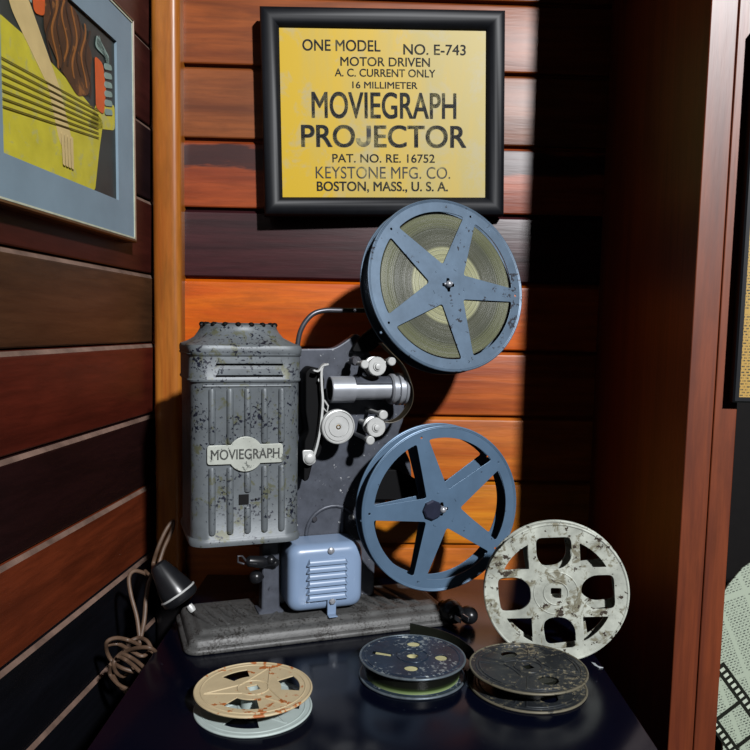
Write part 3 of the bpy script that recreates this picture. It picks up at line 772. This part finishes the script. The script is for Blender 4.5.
for s in (1, -1):
    bm = bmesh.new(); add_mesh(bm, plate2d(white_loops(Rw), .0014, .0003), Matrix.Rotation(R(0 if s > 0 else 6), 4, 'Z') @ Matrix.Translation((0, 0, s * tw / 2)))
    rim(bm, Rw, s * tw / 2, .0014); rim(bm, Rw * .17, s * (tw / 2 + .0004), .0009); rim(bm, Rw * .31, s * (tw / 2 + .0002), .0009)
    for i in range(4):
        a_ = R(45 + 90 * i); rim_c = Vector((Rw * .27 * math.cos(a_), Rw * .27 * math.sin(a_), s * tw / 2))
        cyl(bm, rim_c, rim_c + Vector((0, 0, s * .0014)), .0014, n=12)
    obj('flange', bm, M['white_reel'], wr, ang=40)
bm = bmesh.new(); lathe(bm, [(-tw / 2 + .0008, .007), (tw / 2 - .0008, .007), (tw / 2 - .0008, .018), (-tw / 2 + .0008, .018)], (0, 0, 0), (0, 0, 1), 40, closed=True)
obj('hub', bm, M['white_reel'], wr)

# small reels lying flat
def flat_reel(label, px, py, wpx, thick, rotz, loops_f, ridges, mt, mb, hub_mat, hub_r, rim_mat=None, film=None, tilt=(0, 0)):
    zt = thick + .0024
    c_ = atZ(px, py, zt); e_ = hit(px + wpx / 2, py, c_, (0, 1, 0)); Rr = (e_ - c_).length - .0016
    r = thing('film_reel', label, 'film reel', (c_.x, c_.y, 0), (0, 0, rotz))
    for nm, z_, m_ in (('flange', zt - .0006, mt), ('flange', .0012, mb)):
        bm = bmesh.new(); add_mesh(bm, plate2d(loops_f(Rr), .001, .0002), Matrix.Translation((0, 0, z_)))
        if not rim_mat: rim(bm, Rr, z_, .0011)
        for rd in ridges: tube(bm, [(x * Rr, y * Rr, z_ + .0004) for x, y in rd], .0008, 8)
        rim(bm, Rr * .9, z_ + .0003, .0007)
        f_ = obj(nm, bm, m_, r, ang=40)
        if rim_mat:
            bm = bmesh.new(); rim(bm, Rr, z_, .0011); part(obj('rolled_edge', bm, rim_mat, f_), 'rubbed bright rolled edge')
    bm = bmesh.new(); lathe(bm, [(.0018, .0045), (zt - .0012, .0045), (zt - .0012, hub_r * Rr), (.0018, hub_r * Rr)], (0, 0, 0), (0, 0, 1), 40, closed=True)
    obj('hub', bm, hub_mat, r)
    if film:
        fr, fm = film; bm = bmesh.new(); lathe(bm, [(.0022, hub_r * Rr + .0003), (zt - .0022, hub_r * Rr + .0003), (zt - .0022, fr * Rr), (.0022, fr * Rr)], (0, 0, 0), (0, 0, 1), 64, closed=True)
        obj('film_roll', bm, fm, r)
    return r, Rr, c_
def sector(r0, r1, a0, a1, rad=.03):
    def f(Rr):
        N = 8; o_ = [(r1 * Rr * math.cos(R(a0 + (a1 - a0) * j / N)), r1 * Rr * math.sin(R(a0 + (a1 - a0) * j / N))) for j in range(N + 1)]
        i_ = [(r0 * Rr * math.cos(R(a1 + (a0 - a1) * j / N)), r0 * Rr * math.sin(R(a1 + (a0 - a1) * j / N))) for j in range(N + 1)]
        return [tuple(p_) for p_ in o_ + i_][::-1]
    return f
def sq(h, rot=0):
    return [(h * math.cos(rot + R(45 + 90 * i)), h * math.sin(rot + R(45 + 90 * i))) for i in range(4)]
def cream_loops(Rr):
    return [circle(0, 0, Rr, 96), sector(.45, .74, 108, 148)(Rr), sector(.48, .80, -5, 38)(Rr), sector(.42, .76, 238, 286)(Rr), sq(.0062, .5)]
tri = [[(.72 * math.cos(R(a)), .72 * math.sin(R(a))) for a in (80, 80)]]
def st(a, b, ra, rb): return [(ra * math.cos(R(a)), ra * math.sin(R(a))), (rb * math.cos(R(b)), rb * math.sin(R(b)))]
cr_ridges = [st(78, 155, .85, .25), st(78, 5, .85, .25), st(198, 155, .85, .25), st(198, 240, .85, .25), st(318, 5, .85, .25), st(318, 280, .85, .25)]
cr_ridges += [circle(0, 0, .27, 24) + [(.27, 0)]]
cream, Rc, cc = flat_reel('cream rust-spotted small reel with a pale green lower flange, flat on table', 253.5, 687.5, 119, .0150, 0, cream_loops, cr_ridges, M['cream'], M['pale'], M['pale'], .22)
def oval(rc_, a, l, w): return lambda Rr: circle(rc_ * Rr * math.cos(R(a)), rc_ * Rr * math.sin(R(a)), l * Rr, 20, w * Rr, R(a))[::-1]
def dark_loops(Rr): return [circle(0, 0, Rr, 96)] + [oval(.55, a, .12, .13)(Rr) for a in (88, -4, 268)] + [[(x * Rr, y * Rr) for x, y in ((-.78, .02), (-.4, -.07), (-.4, .05), (-.76, .16))]] + [circle(0, 0, .0052, 20)]
dk, Rd, dc_ = flat_reel('black scuffed small reel with four slots and loose film end, on table', 412.5, 655.5, 108, .0160, R(-3), dark_loops, [circle(0, 0, .3, 24) + [(.3, 0)]], M['tin_dark'], M['tin_dark'], plain('pale_core', (206, 200, 150), .5), .72, M['edge_bright'], None)
bm = bmesh.new(); lathe(bm, [(.0022, .72 * Rd + .0003), (.0168, .72 * Rd + .0003), (.0168, .93 * Rd), (.0022, .90 * Rd)], (0, 0, 0), (0, 0, 1), 72, closed=True)
t = NT('pale_edged_film'); tc = t.n('ShaderNodeTexCoord'); sx = t.n('ShaderNodeSeparateXYZ'); t.l(tc.outputs['Object'], sx.inputs[0])
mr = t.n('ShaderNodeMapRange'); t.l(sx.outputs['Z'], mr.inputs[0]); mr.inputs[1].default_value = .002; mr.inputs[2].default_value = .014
t.col(t.ramp(mr.outputs[0], [(0, lin((150, 164, 120))), (.14, lin((120, 140, 90))), (.3, lin((40, 52, 26))), (.5, lin((20, 22, 17))), (1, lin((18, 19, 16)))])); t.set(.3)  # pale green along the bottom, near black above
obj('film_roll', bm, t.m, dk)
# loose film tail
bm = bmesh.new(); zt = .0205
tail = [(410, 624), (424, 627), (440, 631), (455, 637), (466, 644), (474, 652), (474, 660), (468, 667)]
pts = [atZ(a, b + (0 if i < 6 else 4), .024 - .010 * (i / 7)) for i, (a, b) in enumerate(tail)]
pts = [Vector((p_.x, p_.y, p_.z - .006)) for p_ in pts]
cD = Vector((dk.location.x, dk.location.y, 0))
pts2 = []
for i, p_ in enumerate(pts):
    q = Vector((p_.x, p_.y, 0)) - cD; m_ = Rd + .0045
    if q.length < m_: q = q.normalized() * m_
    pts2.append(Vector((cD.x + q.x, cD.y + q.y, p_.z)))
ribbon(bm, spline(pts2, 6), (0, 0, 1), .014, .0004)
ft = obj('loose_film_end', bm, M['film']); ft.parent = dk; ft.matrix_parent_inverse = (Matrix.Translation(dk.location) @ Matrix.Rotation(R(-3), 4, 'Z')).inverted()
part(ft, 'springy dark film end standing above the reel edge')
def dirty_loops(Rr): return [circle(0, 0, Rr, 96), oval(.56, 112, .13, .15)(Rr), oval(.56, 292, .17, .17)(Rr), sq(.0058, .4)]
lobes = []
for a in (22, 112, 202, 292):
    lp = []
    for j in range(17):
        aa = R(a - 38 + 76 * j / 16); lp.append((.84 * math.cos(aa), .84 * math.sin(aa)))
    for j in range(9):
        aa = R(a + 38 - 76 * j / 8); rr2 = .30 + .12 * abs(j / 4 - 1) ** 2; lp.append((rr2 * math.cos(aa), rr2 * math.sin(aa)))
    lobes.append(lp + [lp[0]])
lobes.append(circle(0, 0, .24, 24) + [(.24, 0)])
dd, Rdd, _c = flat_reel('tarnished black small reel with raised lobes, flat in front of white reel', 528, 666.5, 119, .0150, R(4), dirty_loops, lobes, M['tin_dirty'], M['tin_dirty'], M['film'], .6, M['ridge_dirty'])

# threaded film
bm = bmesh.new()
base_pts = R3([(381, 343), (390, 352), (402, 364), (409, 377), (413.5, 392), (412, 406), (404, 418), (394, 423), (387, 423)], .012)
for i, p_ in enumerate(base_pts): p_.y = .014 + .010 * i / 8
ribbon(bm, [W(p_) for p_ in spline(base_pts, 6)], dv, .013, .0004)
for s in (-1, 1):
    pp = [W(p_) + dv * s * .0064 for p_ in spline(base_pts, 6)]
    tube(bm, pp, .00045, 6)
tag(obj('film_strip', bm, paint('threaded_film', (74, 66, 52), rough=.3, var=.4)), 'thin strip of film looping from the full reel down past the lens', 'film strip')

# ------------------------------------------------------------------ black plug, lamp socket and cord
kn = atZ(464, 628); 
pl = thing('power_plug', 'glossy black rounded plug lying by the right end of projector base', 'plug', (kn.x, kn.y, 0), (0, 0, R(25)))
bm = bmesh.new()
lathe(bm, [(0, 0), (.0006, .006), (.003, .010), (.010, .0125), (.017, .0125), (.022, .009), (.026, .0065), (.032, .006), (.033, 0)], (-.006, .004, .0128), (0, 1, -.0), 28)
bmesh.ops.create_uvsphere(bm, u_segments=24, v_segments=14, radius=.0095, matrix=Matrix.Translation((.010, .008, .0098)) @ Matrix.Diagonal((1, 1.2, 1, 1)))
obj('plug_body', bm, M['black'], pl)
bm = bmesh.new()
for s in (-1, 1): box(bm, (-.006 + s * .0045, -.0045, .0128), (.0014, .011, .005))
obj('prong', bm, M['silver'], pl)

lp = thing('lamp_socket', 'black bakelite socket leaning on the left corner of projector base', 'lamp socket')
sy = .035
A = W(L(157, 563, sy)); B = W(L(183, 601, sy - .01))
lp.location = B; d_ = (B - A)
bm = bmesh.new(); Ls = d_.length
lathe(bm, [(0, 0), (.0005, .0055), (.002, .008), (.006, .0095), (.014, .0118), (Ls * .62, .0155), (Ls * .78, .0168), (Ls * .80, .0168)], A - B, d_, 32)
lathe(bm, [(Ls * .80, .0178), (Ls * .92, .0178), (Ls * .97, .0165), (Ls * 1.0, .014), (Ls * 1.0, 0)], A - B, d_, 32)
obj('socket_shell', bm, M['black'], lp)
bm = bmesh.new(); dn = d_.normalized(); a_, b_ = frame_of(dn)
c_ = (A - B) + dn * (Ls * .80)
tube(bm, [c_ + (a_ * math.cos(2 * PI * i / 40) + b_ * math.sin(2 * PI * i / 40)) * .0172 for i in range(40)], .0011, 8, closed=True)
part(obj('chrome_ring', bm, M['white_metal'], lp), 'bright metal ring')
bm = bmesh.new(); q = W(L(189, 605, sy - .022)) - B; lathe(bm, [(0, 0), (0, .003), (.004, .0036), (.007, .003), (.007, 0)], q, d_, 16)
part(obj('contact', bm, M['white_metal'], lp), 'small white metal tip')

# cord
def Wy(px, py, y): return atY(px, py, y * 1.19)
s0 = A + dn * .003
cd_pts = [s0, Wy(153, 566, .652), Wy(158, 548, .655), Wy(166, 530, .66), Wy(173, 521, .664), Wy(172, 530, .662), Wy(164, 548, .657), Wy(158, 566, .65), Wy(152, 577, .645),
          Wy(144, 573, .64), Wy(134, 571, .635), Wy(129, 578, .632), Wy(131, 595, .628), Wy(137, 618, .622), Wy(140, 642, .615)]
cord = thing('electric_cord', 'tangled brown twin cord hanging over left edge of the black table', 'cord', (0, 0, 0))
bm = bmesh.new(); tube(bm, spline(cd_pts, 8), .0020, 10); obj('cord_lead', bm, M['cord'], cord); bm = bmesh.new()
c2 = [Wy(157, 566, .645), Wy(149, 582, .64), Wy(146, 600, .632), Wy(144, 622, .624), Wy(139, 645, .612)]
tube(bm, spline(c2, 8), .0022, 10)
obj('cord_lead', bm, M['cord'], cord)
bm = bmesh.new()
wrap = [Wy(145, 571, .643), Wy(150, 575, .636), Wy(156, 574, .64), Wy(158, 568, .65), Wy(153, 566, .655)]
tube(bm, spline(wrap, 6), .0018, 8); obj('cord_coil', bm, M['cord'], cord)
loops = [
 [(140, 645), (128, 640), (116, 638), (107, 642), (107, 652), (113, 662), (122, 668), (135, 672)],
 [(107, 645), (118, 644), (130, 650), (142, 656), (150, 652), (156, 655)],
 [(118, 660), (125, 652), (137, 648), (150, 648), (157, 655), (150, 662)],
 [(118, 656), (126, 660), (136, 668), (143, 676), (140, 684)],
 [(121, 653), (130, 657), (140, 664), (147, 672), (145, 680)],
 [(111, 664), (110, 674), (118, 684), (128, 689), (138, 688), (145, 680)],
 [(113, 676), (121, 688), (132, 694), (142, 690), (147, 678)],
 [(126, 643), (138, 638), (147, 641), (152, 650)],
 [(133, 668), (124, 676), (116, 672), (114, 662), (120, 654)]]
yy = [.602, .606, .598, .592, .597, .600, .604, .612, .605]
for lp_, y_ in zip(loops, yy):
    pts = [Wy(a, b, y_ - .004 + .006 * math.sin(i * 1.7)) for i, (a, b) in enumerate(lp_)]
    bm = bmesh.new(); tube(bm, spline(pts, 7), .0019, 9); obj('cord_coil', bm, M['cord'], cord)

# paint sliver at the table edge
p_ = atZ(613, 666)
bm = bmesh.new(); add_mesh(bm, plate2d([[(-.003, .006), (0, .004), (.001, -.002), (.005, -.005), (.001, -.006), (-.002, -.001)]], .0006), None)
sc = obj('paper_scrap', bm, plain('white_paper_scrap', (190, 196, 200), .6)); sc.location = (min(p_.x, TX1 - .006), p_.y, .0005)
tag(sc, 'tiny torn white paper scrap at the right edge of the table', 'paper scrap')

# ------------------------------------------------------------------ framed placard on the back wall
FY2 = WYAW + R(2.2)
fn = Vector((math.sin(FY2), -math.cos(FY2), 0)); ftv = Vector((math.cos(FY2), math.sin(FY2), 0))
pr = onwall(505, 115, .021)
def onf(px, py):
    w = hit(px, py, pr, fn) - pr; return Vector((w.dot(ftv), w.z))
tl, tr, bl, br = onf(261, 6), onf(508, 12), onf(260.5, 219), onf(501.5, 216)
fx0 = (tl.x + bl.x) / 2; fx1 = (tr.x + br.x) / 2; fz1 = (tl.y + tr.y) / 2; fz0 = (bl.y + br.y) / 2
fw, fh = fx1 - fx0, fz1 - fz0; fc = pr + ftv * (fx0 + fx1) / 2 + Vector((0, 0, (fz0 + fz1) / 2))
pf = thing('framed_sign', 'yellow projector placard in a wide black frame on the back wall', 'framed sign', fc + Vector((.001, 0, .003)), (0, R(-1.6), FY2))
bm = bmesh.new()
mw = .0215
prof = [(0, .019), (0, .006), (.002, .002), (.006, -.0005), (.012, -.0005), (.0165, .002), (.0195, .0055), (mw - .001, .0065), (mw, .0075), (mw, .019)]
rs = []
for ins, dy in prof:
    rs.append([bm.verts.new((sx * (fw / 2 - ins), dy, sz * (fh / 2 - ins))) for sx, sz in ((-1, -1), (1, -1), (1, 1), (-1, 1))])
for A_, B_ in zip(rs, rs[1:] + rs[:1]):
    for i in range(4): bm.faces.new((A_[i], A_[(i + 1) % 4], B_[(i + 1) % 4], B_[i]))
obj('frame', bm, M['frame_black'], pf, ang=50)
iw_, ih_ = fw / 2 - mw + .001, fh / 2 - mw + .001
bm = bmesh.new(); box(bm, (0, .0105, 0), (iw_ * 2, .003, ih_ * 2)); cardo = obj('placard', bm, M['card'], pf)
lines = [('ONE MODEL', 145, 358, 148, 118, .02), ('NO. E-743', 422, 595, 155, 127, .02), ('MOTOR DRIVEN', 248, 495, 188, 164, .02), ('A. C. CURRENT ONLY', 232, 510, 217, 196, .02), ('16 MILLIMETER', 280, 460, 249, 231, .025),
         ('MOVIEGRAPH', 168, 568, 331, 260, .02), ('PRO', 138, 284, 411, 351, .03), ('J', 288, 330, 411, 352, 0), ('ECTOR', 340, 596, 411, 351, .03), ('PAT. NO. RE. 16752', 222, 508, 454, 431, .02), ('KEYSTONE MFG. CO.', 175, 552, 499, 466, .0), ('BOSTON, MASS., U. S. A.', 178, 545, 534, 508, .03)]
bm = bmesh.new()
def un(x, y): return (-iw_ + (x - 80) / (655 - 80) * 2 * iw_, ih_ - (y - 84) / (555 - 84) * 2 * ih_)
for s, xa, xb, ya, yb, bo in lines:
    a_ = un(xa, ya); b_ = un(xb, yb)
    add_mesh(bm, letter_j(a_[0], b_[0], a_[1], b_[1], .0052, .0002) if s == 'J' else textmesh(s, a_[0], b_[0], a_[1], b_[1], .0002, bo), Matrix.Translation((0, .0089, 0)) @ Matrix.Rotation(R(90), 4, 'X'))
obj('lettering', bm, M['ink'], cardo)

# ------------------------------------------------------------------ framed picture on the left wall
ya, yb2 = .455, .7085
def lw_pt(y): return L0 + lt * (y / lt.y)
zc0 = onleft(118, 200, .012); zt_ = onleft(118, 43, .012)
pz0, pz1 = zc0.z, zt_.z
off_ = .0135
r_out = onleft(133, 150, off_); r_in = onleft(118, 120, off_); l_in = onleft(5, 100, off_)
z_bot = onleft(133, 241, off_).z
mat_m = r_out - r_in; mwid = mat_m.length
wpic = (r_in - l_in).length; hpic = pz1 - pz0; mb = pz0 - z_bot
cen = (r_in + l_in) / 2; cen.z = (pz0 + pz1) / 2
ang = math.atan2(lt.y, lt.x)
pic = thing('framed_picture', 'painting print with blue mat in a thin gilt frame on left wall', 'picture', cen, (0, 0, ang))
PW, PH = wpic / 2 + mwid, hpic / 2 + mb
bm = bmesh.new(); rs = []
for ins, dy in ((-.001, .0135), (-.001, .001), (.0005, -.0005), (.002, -.0005), (.0028, .001), (.0028, .0135)):
    rs.append([bm.verts.new((sx * (PW - ins), dy, sz * (PH - ins))) for sx, sz in ((-1, -1), (1, -1), (1, 1), (-1, 1))])
for A_, B_ in zip(rs, rs[1:] + rs[:1]):
    for i in range(4): bm.faces.new((A_[i], A_[(i + 1) % 4], B_[(i + 1) % 4], B_[i]))
obj('frame', bm, plain('brown_moulding', (112, 80, 52), .4, .1), pic)
bm = bmesh.new(); add_mesh(bm, plate2d([[(-PW + .002, -PH + .002), (PW - .002, -PH + .002), (PW - .002, PH - .002), (-PW + .002, PH - .002)], [(-wpic / 2, -hpic / 2), (-wpic / 2, hpic / 2), (wpic / 2, hpic / 2), (wpic / 2, -hpic / 2)]], .003), Matrix.Translation((0, .0025, 0)) @ Matrix.Rotation(R(90), 4, 'X'))
obj('mat_board', bm, paint('blue_grey_mat', (136, 158, 172), var=.12, scale2=14, bump=0, rough=.5), pic)
bm = bmesh.new(); th_ = .0006
for sx in (-1, 1): box(bm, (sx * (PW - .0036), .0007, 0), (.0016, .001, PH * 2 - .006))
for sz in (-1, 1): box(bm, (0, .0007, sz * (PH - .0036)), (PW * 2 - .006, .001, .0016))
part(obj('mat_edge', bm, plain('cream_mat_edge', (206, 210, 186), .5), pic), 'thin cream line round the mat')
# generic colour-field print (own composition in the same colours)
def patch(pts, lvl, mi, bm):
    pp = fillet(pts, .06, 4)
    pp = [(p_.x * wpic / 2, p_.y * hpic / 2) for p_ in pp]
    add_mesh(bm, plate2d([pp], .0002), Matrix.Translation((0, .0036 - lvl * .00022, 0)) @ Matrix.Rotation(R(90), 4, 'X'), mi)
bm = bmesh.new(); box(bm, (0, .0050, 0), (wpic + .004, .0026, hpic + .004), mi=0)
patch([(-1, -1), (.52, -1), (.62, -.5), (.72, -.1), (.3, .05), (-.55, .25), (-1, .3)], 1, 1, bm)
patch([(.4, -.28), (.98, -.12), (.98, .2), (.6, .1)], 1, 1, bm)
patch([(-.95, .72), (-.62, .72), (-.1, -.05), (.12, -.62), (-.02, -.75), (-.14, -.6), (-.3, -.1), (-.8, .4)], 2, 2, bm)
patch([(-.35, 1), (.2, .95), (.5, .6), (.42, .1), (.2, .0), (-.1, .18), (-.35, .45)], 3, 3, bm)
patch([(-.55, 1), (-.32, 1), (-.34, .6), (-.5, .55)], 4, 4, bm)
patch([(.55, .62), (.72, .6), (.78, .3), (.72, -.02), (.56, .0)], 4, 4, bm)
for i in range(6): patch([(.74, .62 - i * .11), (.90, .66 - i * .11), (.92, .6 - i * .11), (.74, .54 - i * .11)], 5, 5, bm)
patch([(-.72, 1), (-.57, 1), (-.53, .6), (-.66, .72)], 5, 5, bm)
for i in range(7): patch([(-.98, -.1 - i * .075), (-.97, -.112 - i * .075), (.6, -.012 - i * .055), (.6, .0 - i * .055)], 6, 6, bm)
for i in range(4): patch([(-.12 + i * .055, -.5), (-.08 + i * .055, -.5), (-.06 + i * .05, -.86), (-.10 + i * .05, -.86)], 7, 2, bm)
for i in range(9):
    bx_, by_ = -.28 + i * .085, .98 - abs(i - 4) * .03
    pts_ = [(bx_ + .05 * math.sin(j * .9 + i) , by_ - j * (.085 + .006 * (i % 3))) for j in range(9)]
    pp_ = pts_ + [(x_ + .028, y_) for x_, y_ in pts_[::-1]]
    patch(pp_, 4, 7 if i % 2 else 8, bm)
for i in range(5): patch([(.56 + .02 * i, .72 + i * .05), (.60 + .02 * i, .9 - i * .02), (.86, .74 - i * .03), (.84, .7 - i * .03)], 4, 5, bm)
bm.normal_update()
pal = [paint('print_dark', (52, 60, 58), var=.3, scale2=25, bump=0), paint('print_yellow', (214, 202, 64), var=.15, scale2=40, bump=0, c2=(196, 190, 110)), paint('print_flesh', (226, 200, 140), var=.12, scale2=50, bump=0),
       paint('print_brown', (84, 52, 28), var=.5, scale2=40, bump=0, c2=(150, 96, 44), amt2=.58), paint('print_orange', (224, 98, 40), var=.15, bump=0), paint('print_sage', (142, 168, 160), var=.2, bump=0), plain('print_line', (96, 84, 34), .5), plain('print_gold', (156, 98, 44), .5), plain('print_umber', (52, 34, 24), .5)]
for m_ in pal: m_.node_tree.nodes['Principled BSDF'].inputs['Roughness'].default_value = .4
obj('print', bm, pal, pic)

# ------------------------------------------------------------------ things beyond the divider
g0 = atY(741, 160, .63); g1 = atY(741, 396, .63)
# framed yellow text sheet
SX = DX + w1 + .0009 + w2
sgn = thing('framed_text_sheet', 'black-framed yellow text sheet at right edge beyond the red divider', 'framed sheet', (0, 0, 0))
ysh = DY - .004
q0 = atY(737.5, 300, ysh); qt = atY(748, 20, ysh); qb = atY(731, 452, ysh); ib = atY(742, 396, ysh); it = atY(742, 120, ysh)
fxl = q0.x - .0015; fxr = fxl + .17; bz, tz = atY(740, 402, ysh).z, atY(745, 30, ysh).z
fwid = .0042
bm = bmesh.new(); rs = []
sgn.location = ((fxl + fxr) / 2, ysh, (bz + tz) / 2)
hw2, hh2 = (fxr - fxl) / 2, (tz - bz) / 2
for ins, dy in ((0, .0034), (0, -.006), (.0015, -.0075), (.005, -.0075), (fwid, -.004), (fwid, .0034)):
    rs.append([bm.verts.new((sx * (hw2 - ins), dy, sz * (hh2 - ins))) for sx, sz in ((-1, -1), (1, -1), (1, 1), (-1, 1))])
for A_, B_ in zip(rs, rs[1:] + rs[:1]):
    for i in range(4): bm.faces.new((A_[i], A_[(i + 1) % 4], B_[(i + 1) % 4], B_[i]))
obj('frame', bm, M['frame_black'], sgn)
me = plate2d([[(-hw2 + fwid - .001, -hh2 + fwid - .001), (hw2 - fwid + .001, -hh2 + fwid - .001), (hw2 - fwid + .001, hh2 - fwid + .001), (-hw2 + fwid - .001, hh2 - fwid + .001)]], .002)
o = obj('sheet', me, M['news2'], sgn); o.rotation_euler = (R(90), 0, 0); o.location = (0, 0, 0)
# newsprint-covered board with a printed film strip
nb = thing('newsprint_board', 'board papered with newsprint and a film strip, bottom right past divider', 'board', (0, 0, 0))
yb3 = .80
c0 = atY(726, 590, yb3); c1 = atY(750, 556, yb3)
w3 = .30; h3 = .34
nb.location = (atY(722, 590, yb3).x - .004, yb3, c0.z - .012)
nb.rotation_euler = (R(78), 0, 0)
top = [(0, -h3), (w3, -h3), (w3, .075), (.12, .072), (.06, .056), (.028, .036), (.012, .018), (0, 0)]
o = obj('papered_face', plate2d([top], .004, .0004), M['news'], nb)
bm = bmesh.new()
def strip_pt(u_, v_):   # u along strip, v across
    a_ = R(-54); o_ = Vector((.000, -.058)); return o_ + Vector((math.cos(a_), math.sin(a_))) * u_ + Vector((-math.sin(a_), math.cos(a_))) * v_
def quad(u0, u1, v0, v1, z_, mi):
    bm_v = [bm.verts.new((*strip_pt(a, b), z_)) for a, b in ((u0, v0), (u1, v0), (u1, v1), (u0, v1))]
    lo_ = [bm.verts.new((*strip_pt(a, b), .0018)) for a, b in ((u0, v0), (u1, v0), (u1, v1), (u0, v1))]
    f = bm.faces.new(bm_v); f.material_index = mi
    for i in range(4):
        f = bm.faces.new((bm_v[i], bm_v[(i + 1) % 4], lo_[(i + 1) % 4], lo_[i])); f.material_index = mi
quad(.006, .3, -.052, 0.0, .0024, 0)
for i in range(26):
    quad(.01 + i * .0065, .0134 + i * .0065, -.0088, -.0035, .0026, 1)
    quad(.05 + i * .0065, .0534 + i * .0065, -.0495, -.0445, .0026, 1)
for i in range(5): quad(.036 + i * .034 - .02, .066 + i * .034 - .02, -.041, -.0125, .0026, 2)
bm.normal_update()
fsn = obj('film_strip_motif', bm, [M['film'], plain('motif_white', (190, 200, 180), .5), M['news']], nb)

# ------------------------------------------------------------------ light
w = bpy.data.worlds.new('world'); bpy.context.scene.world = w; w.use_nodes = True
bg = w.node_tree.nodes['Background']; bg.inputs[0].default_value = (.55, .7, 1, 1); bg.inputs[1].default_value = .010
tgt = Vector((.1, .78, .28)); dirl = Vector((.45, -1, .64))
ld = bpy.data.lights.new('spotlight', 'SPOT'); ld.energy = 2150; ld.spot_size = R(24); ld.spot_blend = .5; ld.shadow_soft_size = .10; ld.color = (.97, .98, 1)
lo_ = bpy.data.objects.new('spotlight', ld); C.objects.link(lo_); lo_.location = tgt + dirl * 3.4
lo_.rotation_euler = (tgt - lo_.location).to_track_quat('-Z', 'Y').to_euler()
sc_ = bpy.context.scene
sc_.view_settings.view_transform = 'Standard'; sc_.view_settings.look = 'None'; sc_.view_settings.gamma = 1; sc_.view_settings.use_curve_mapping = False
sc_.view_settings.exposure = 0
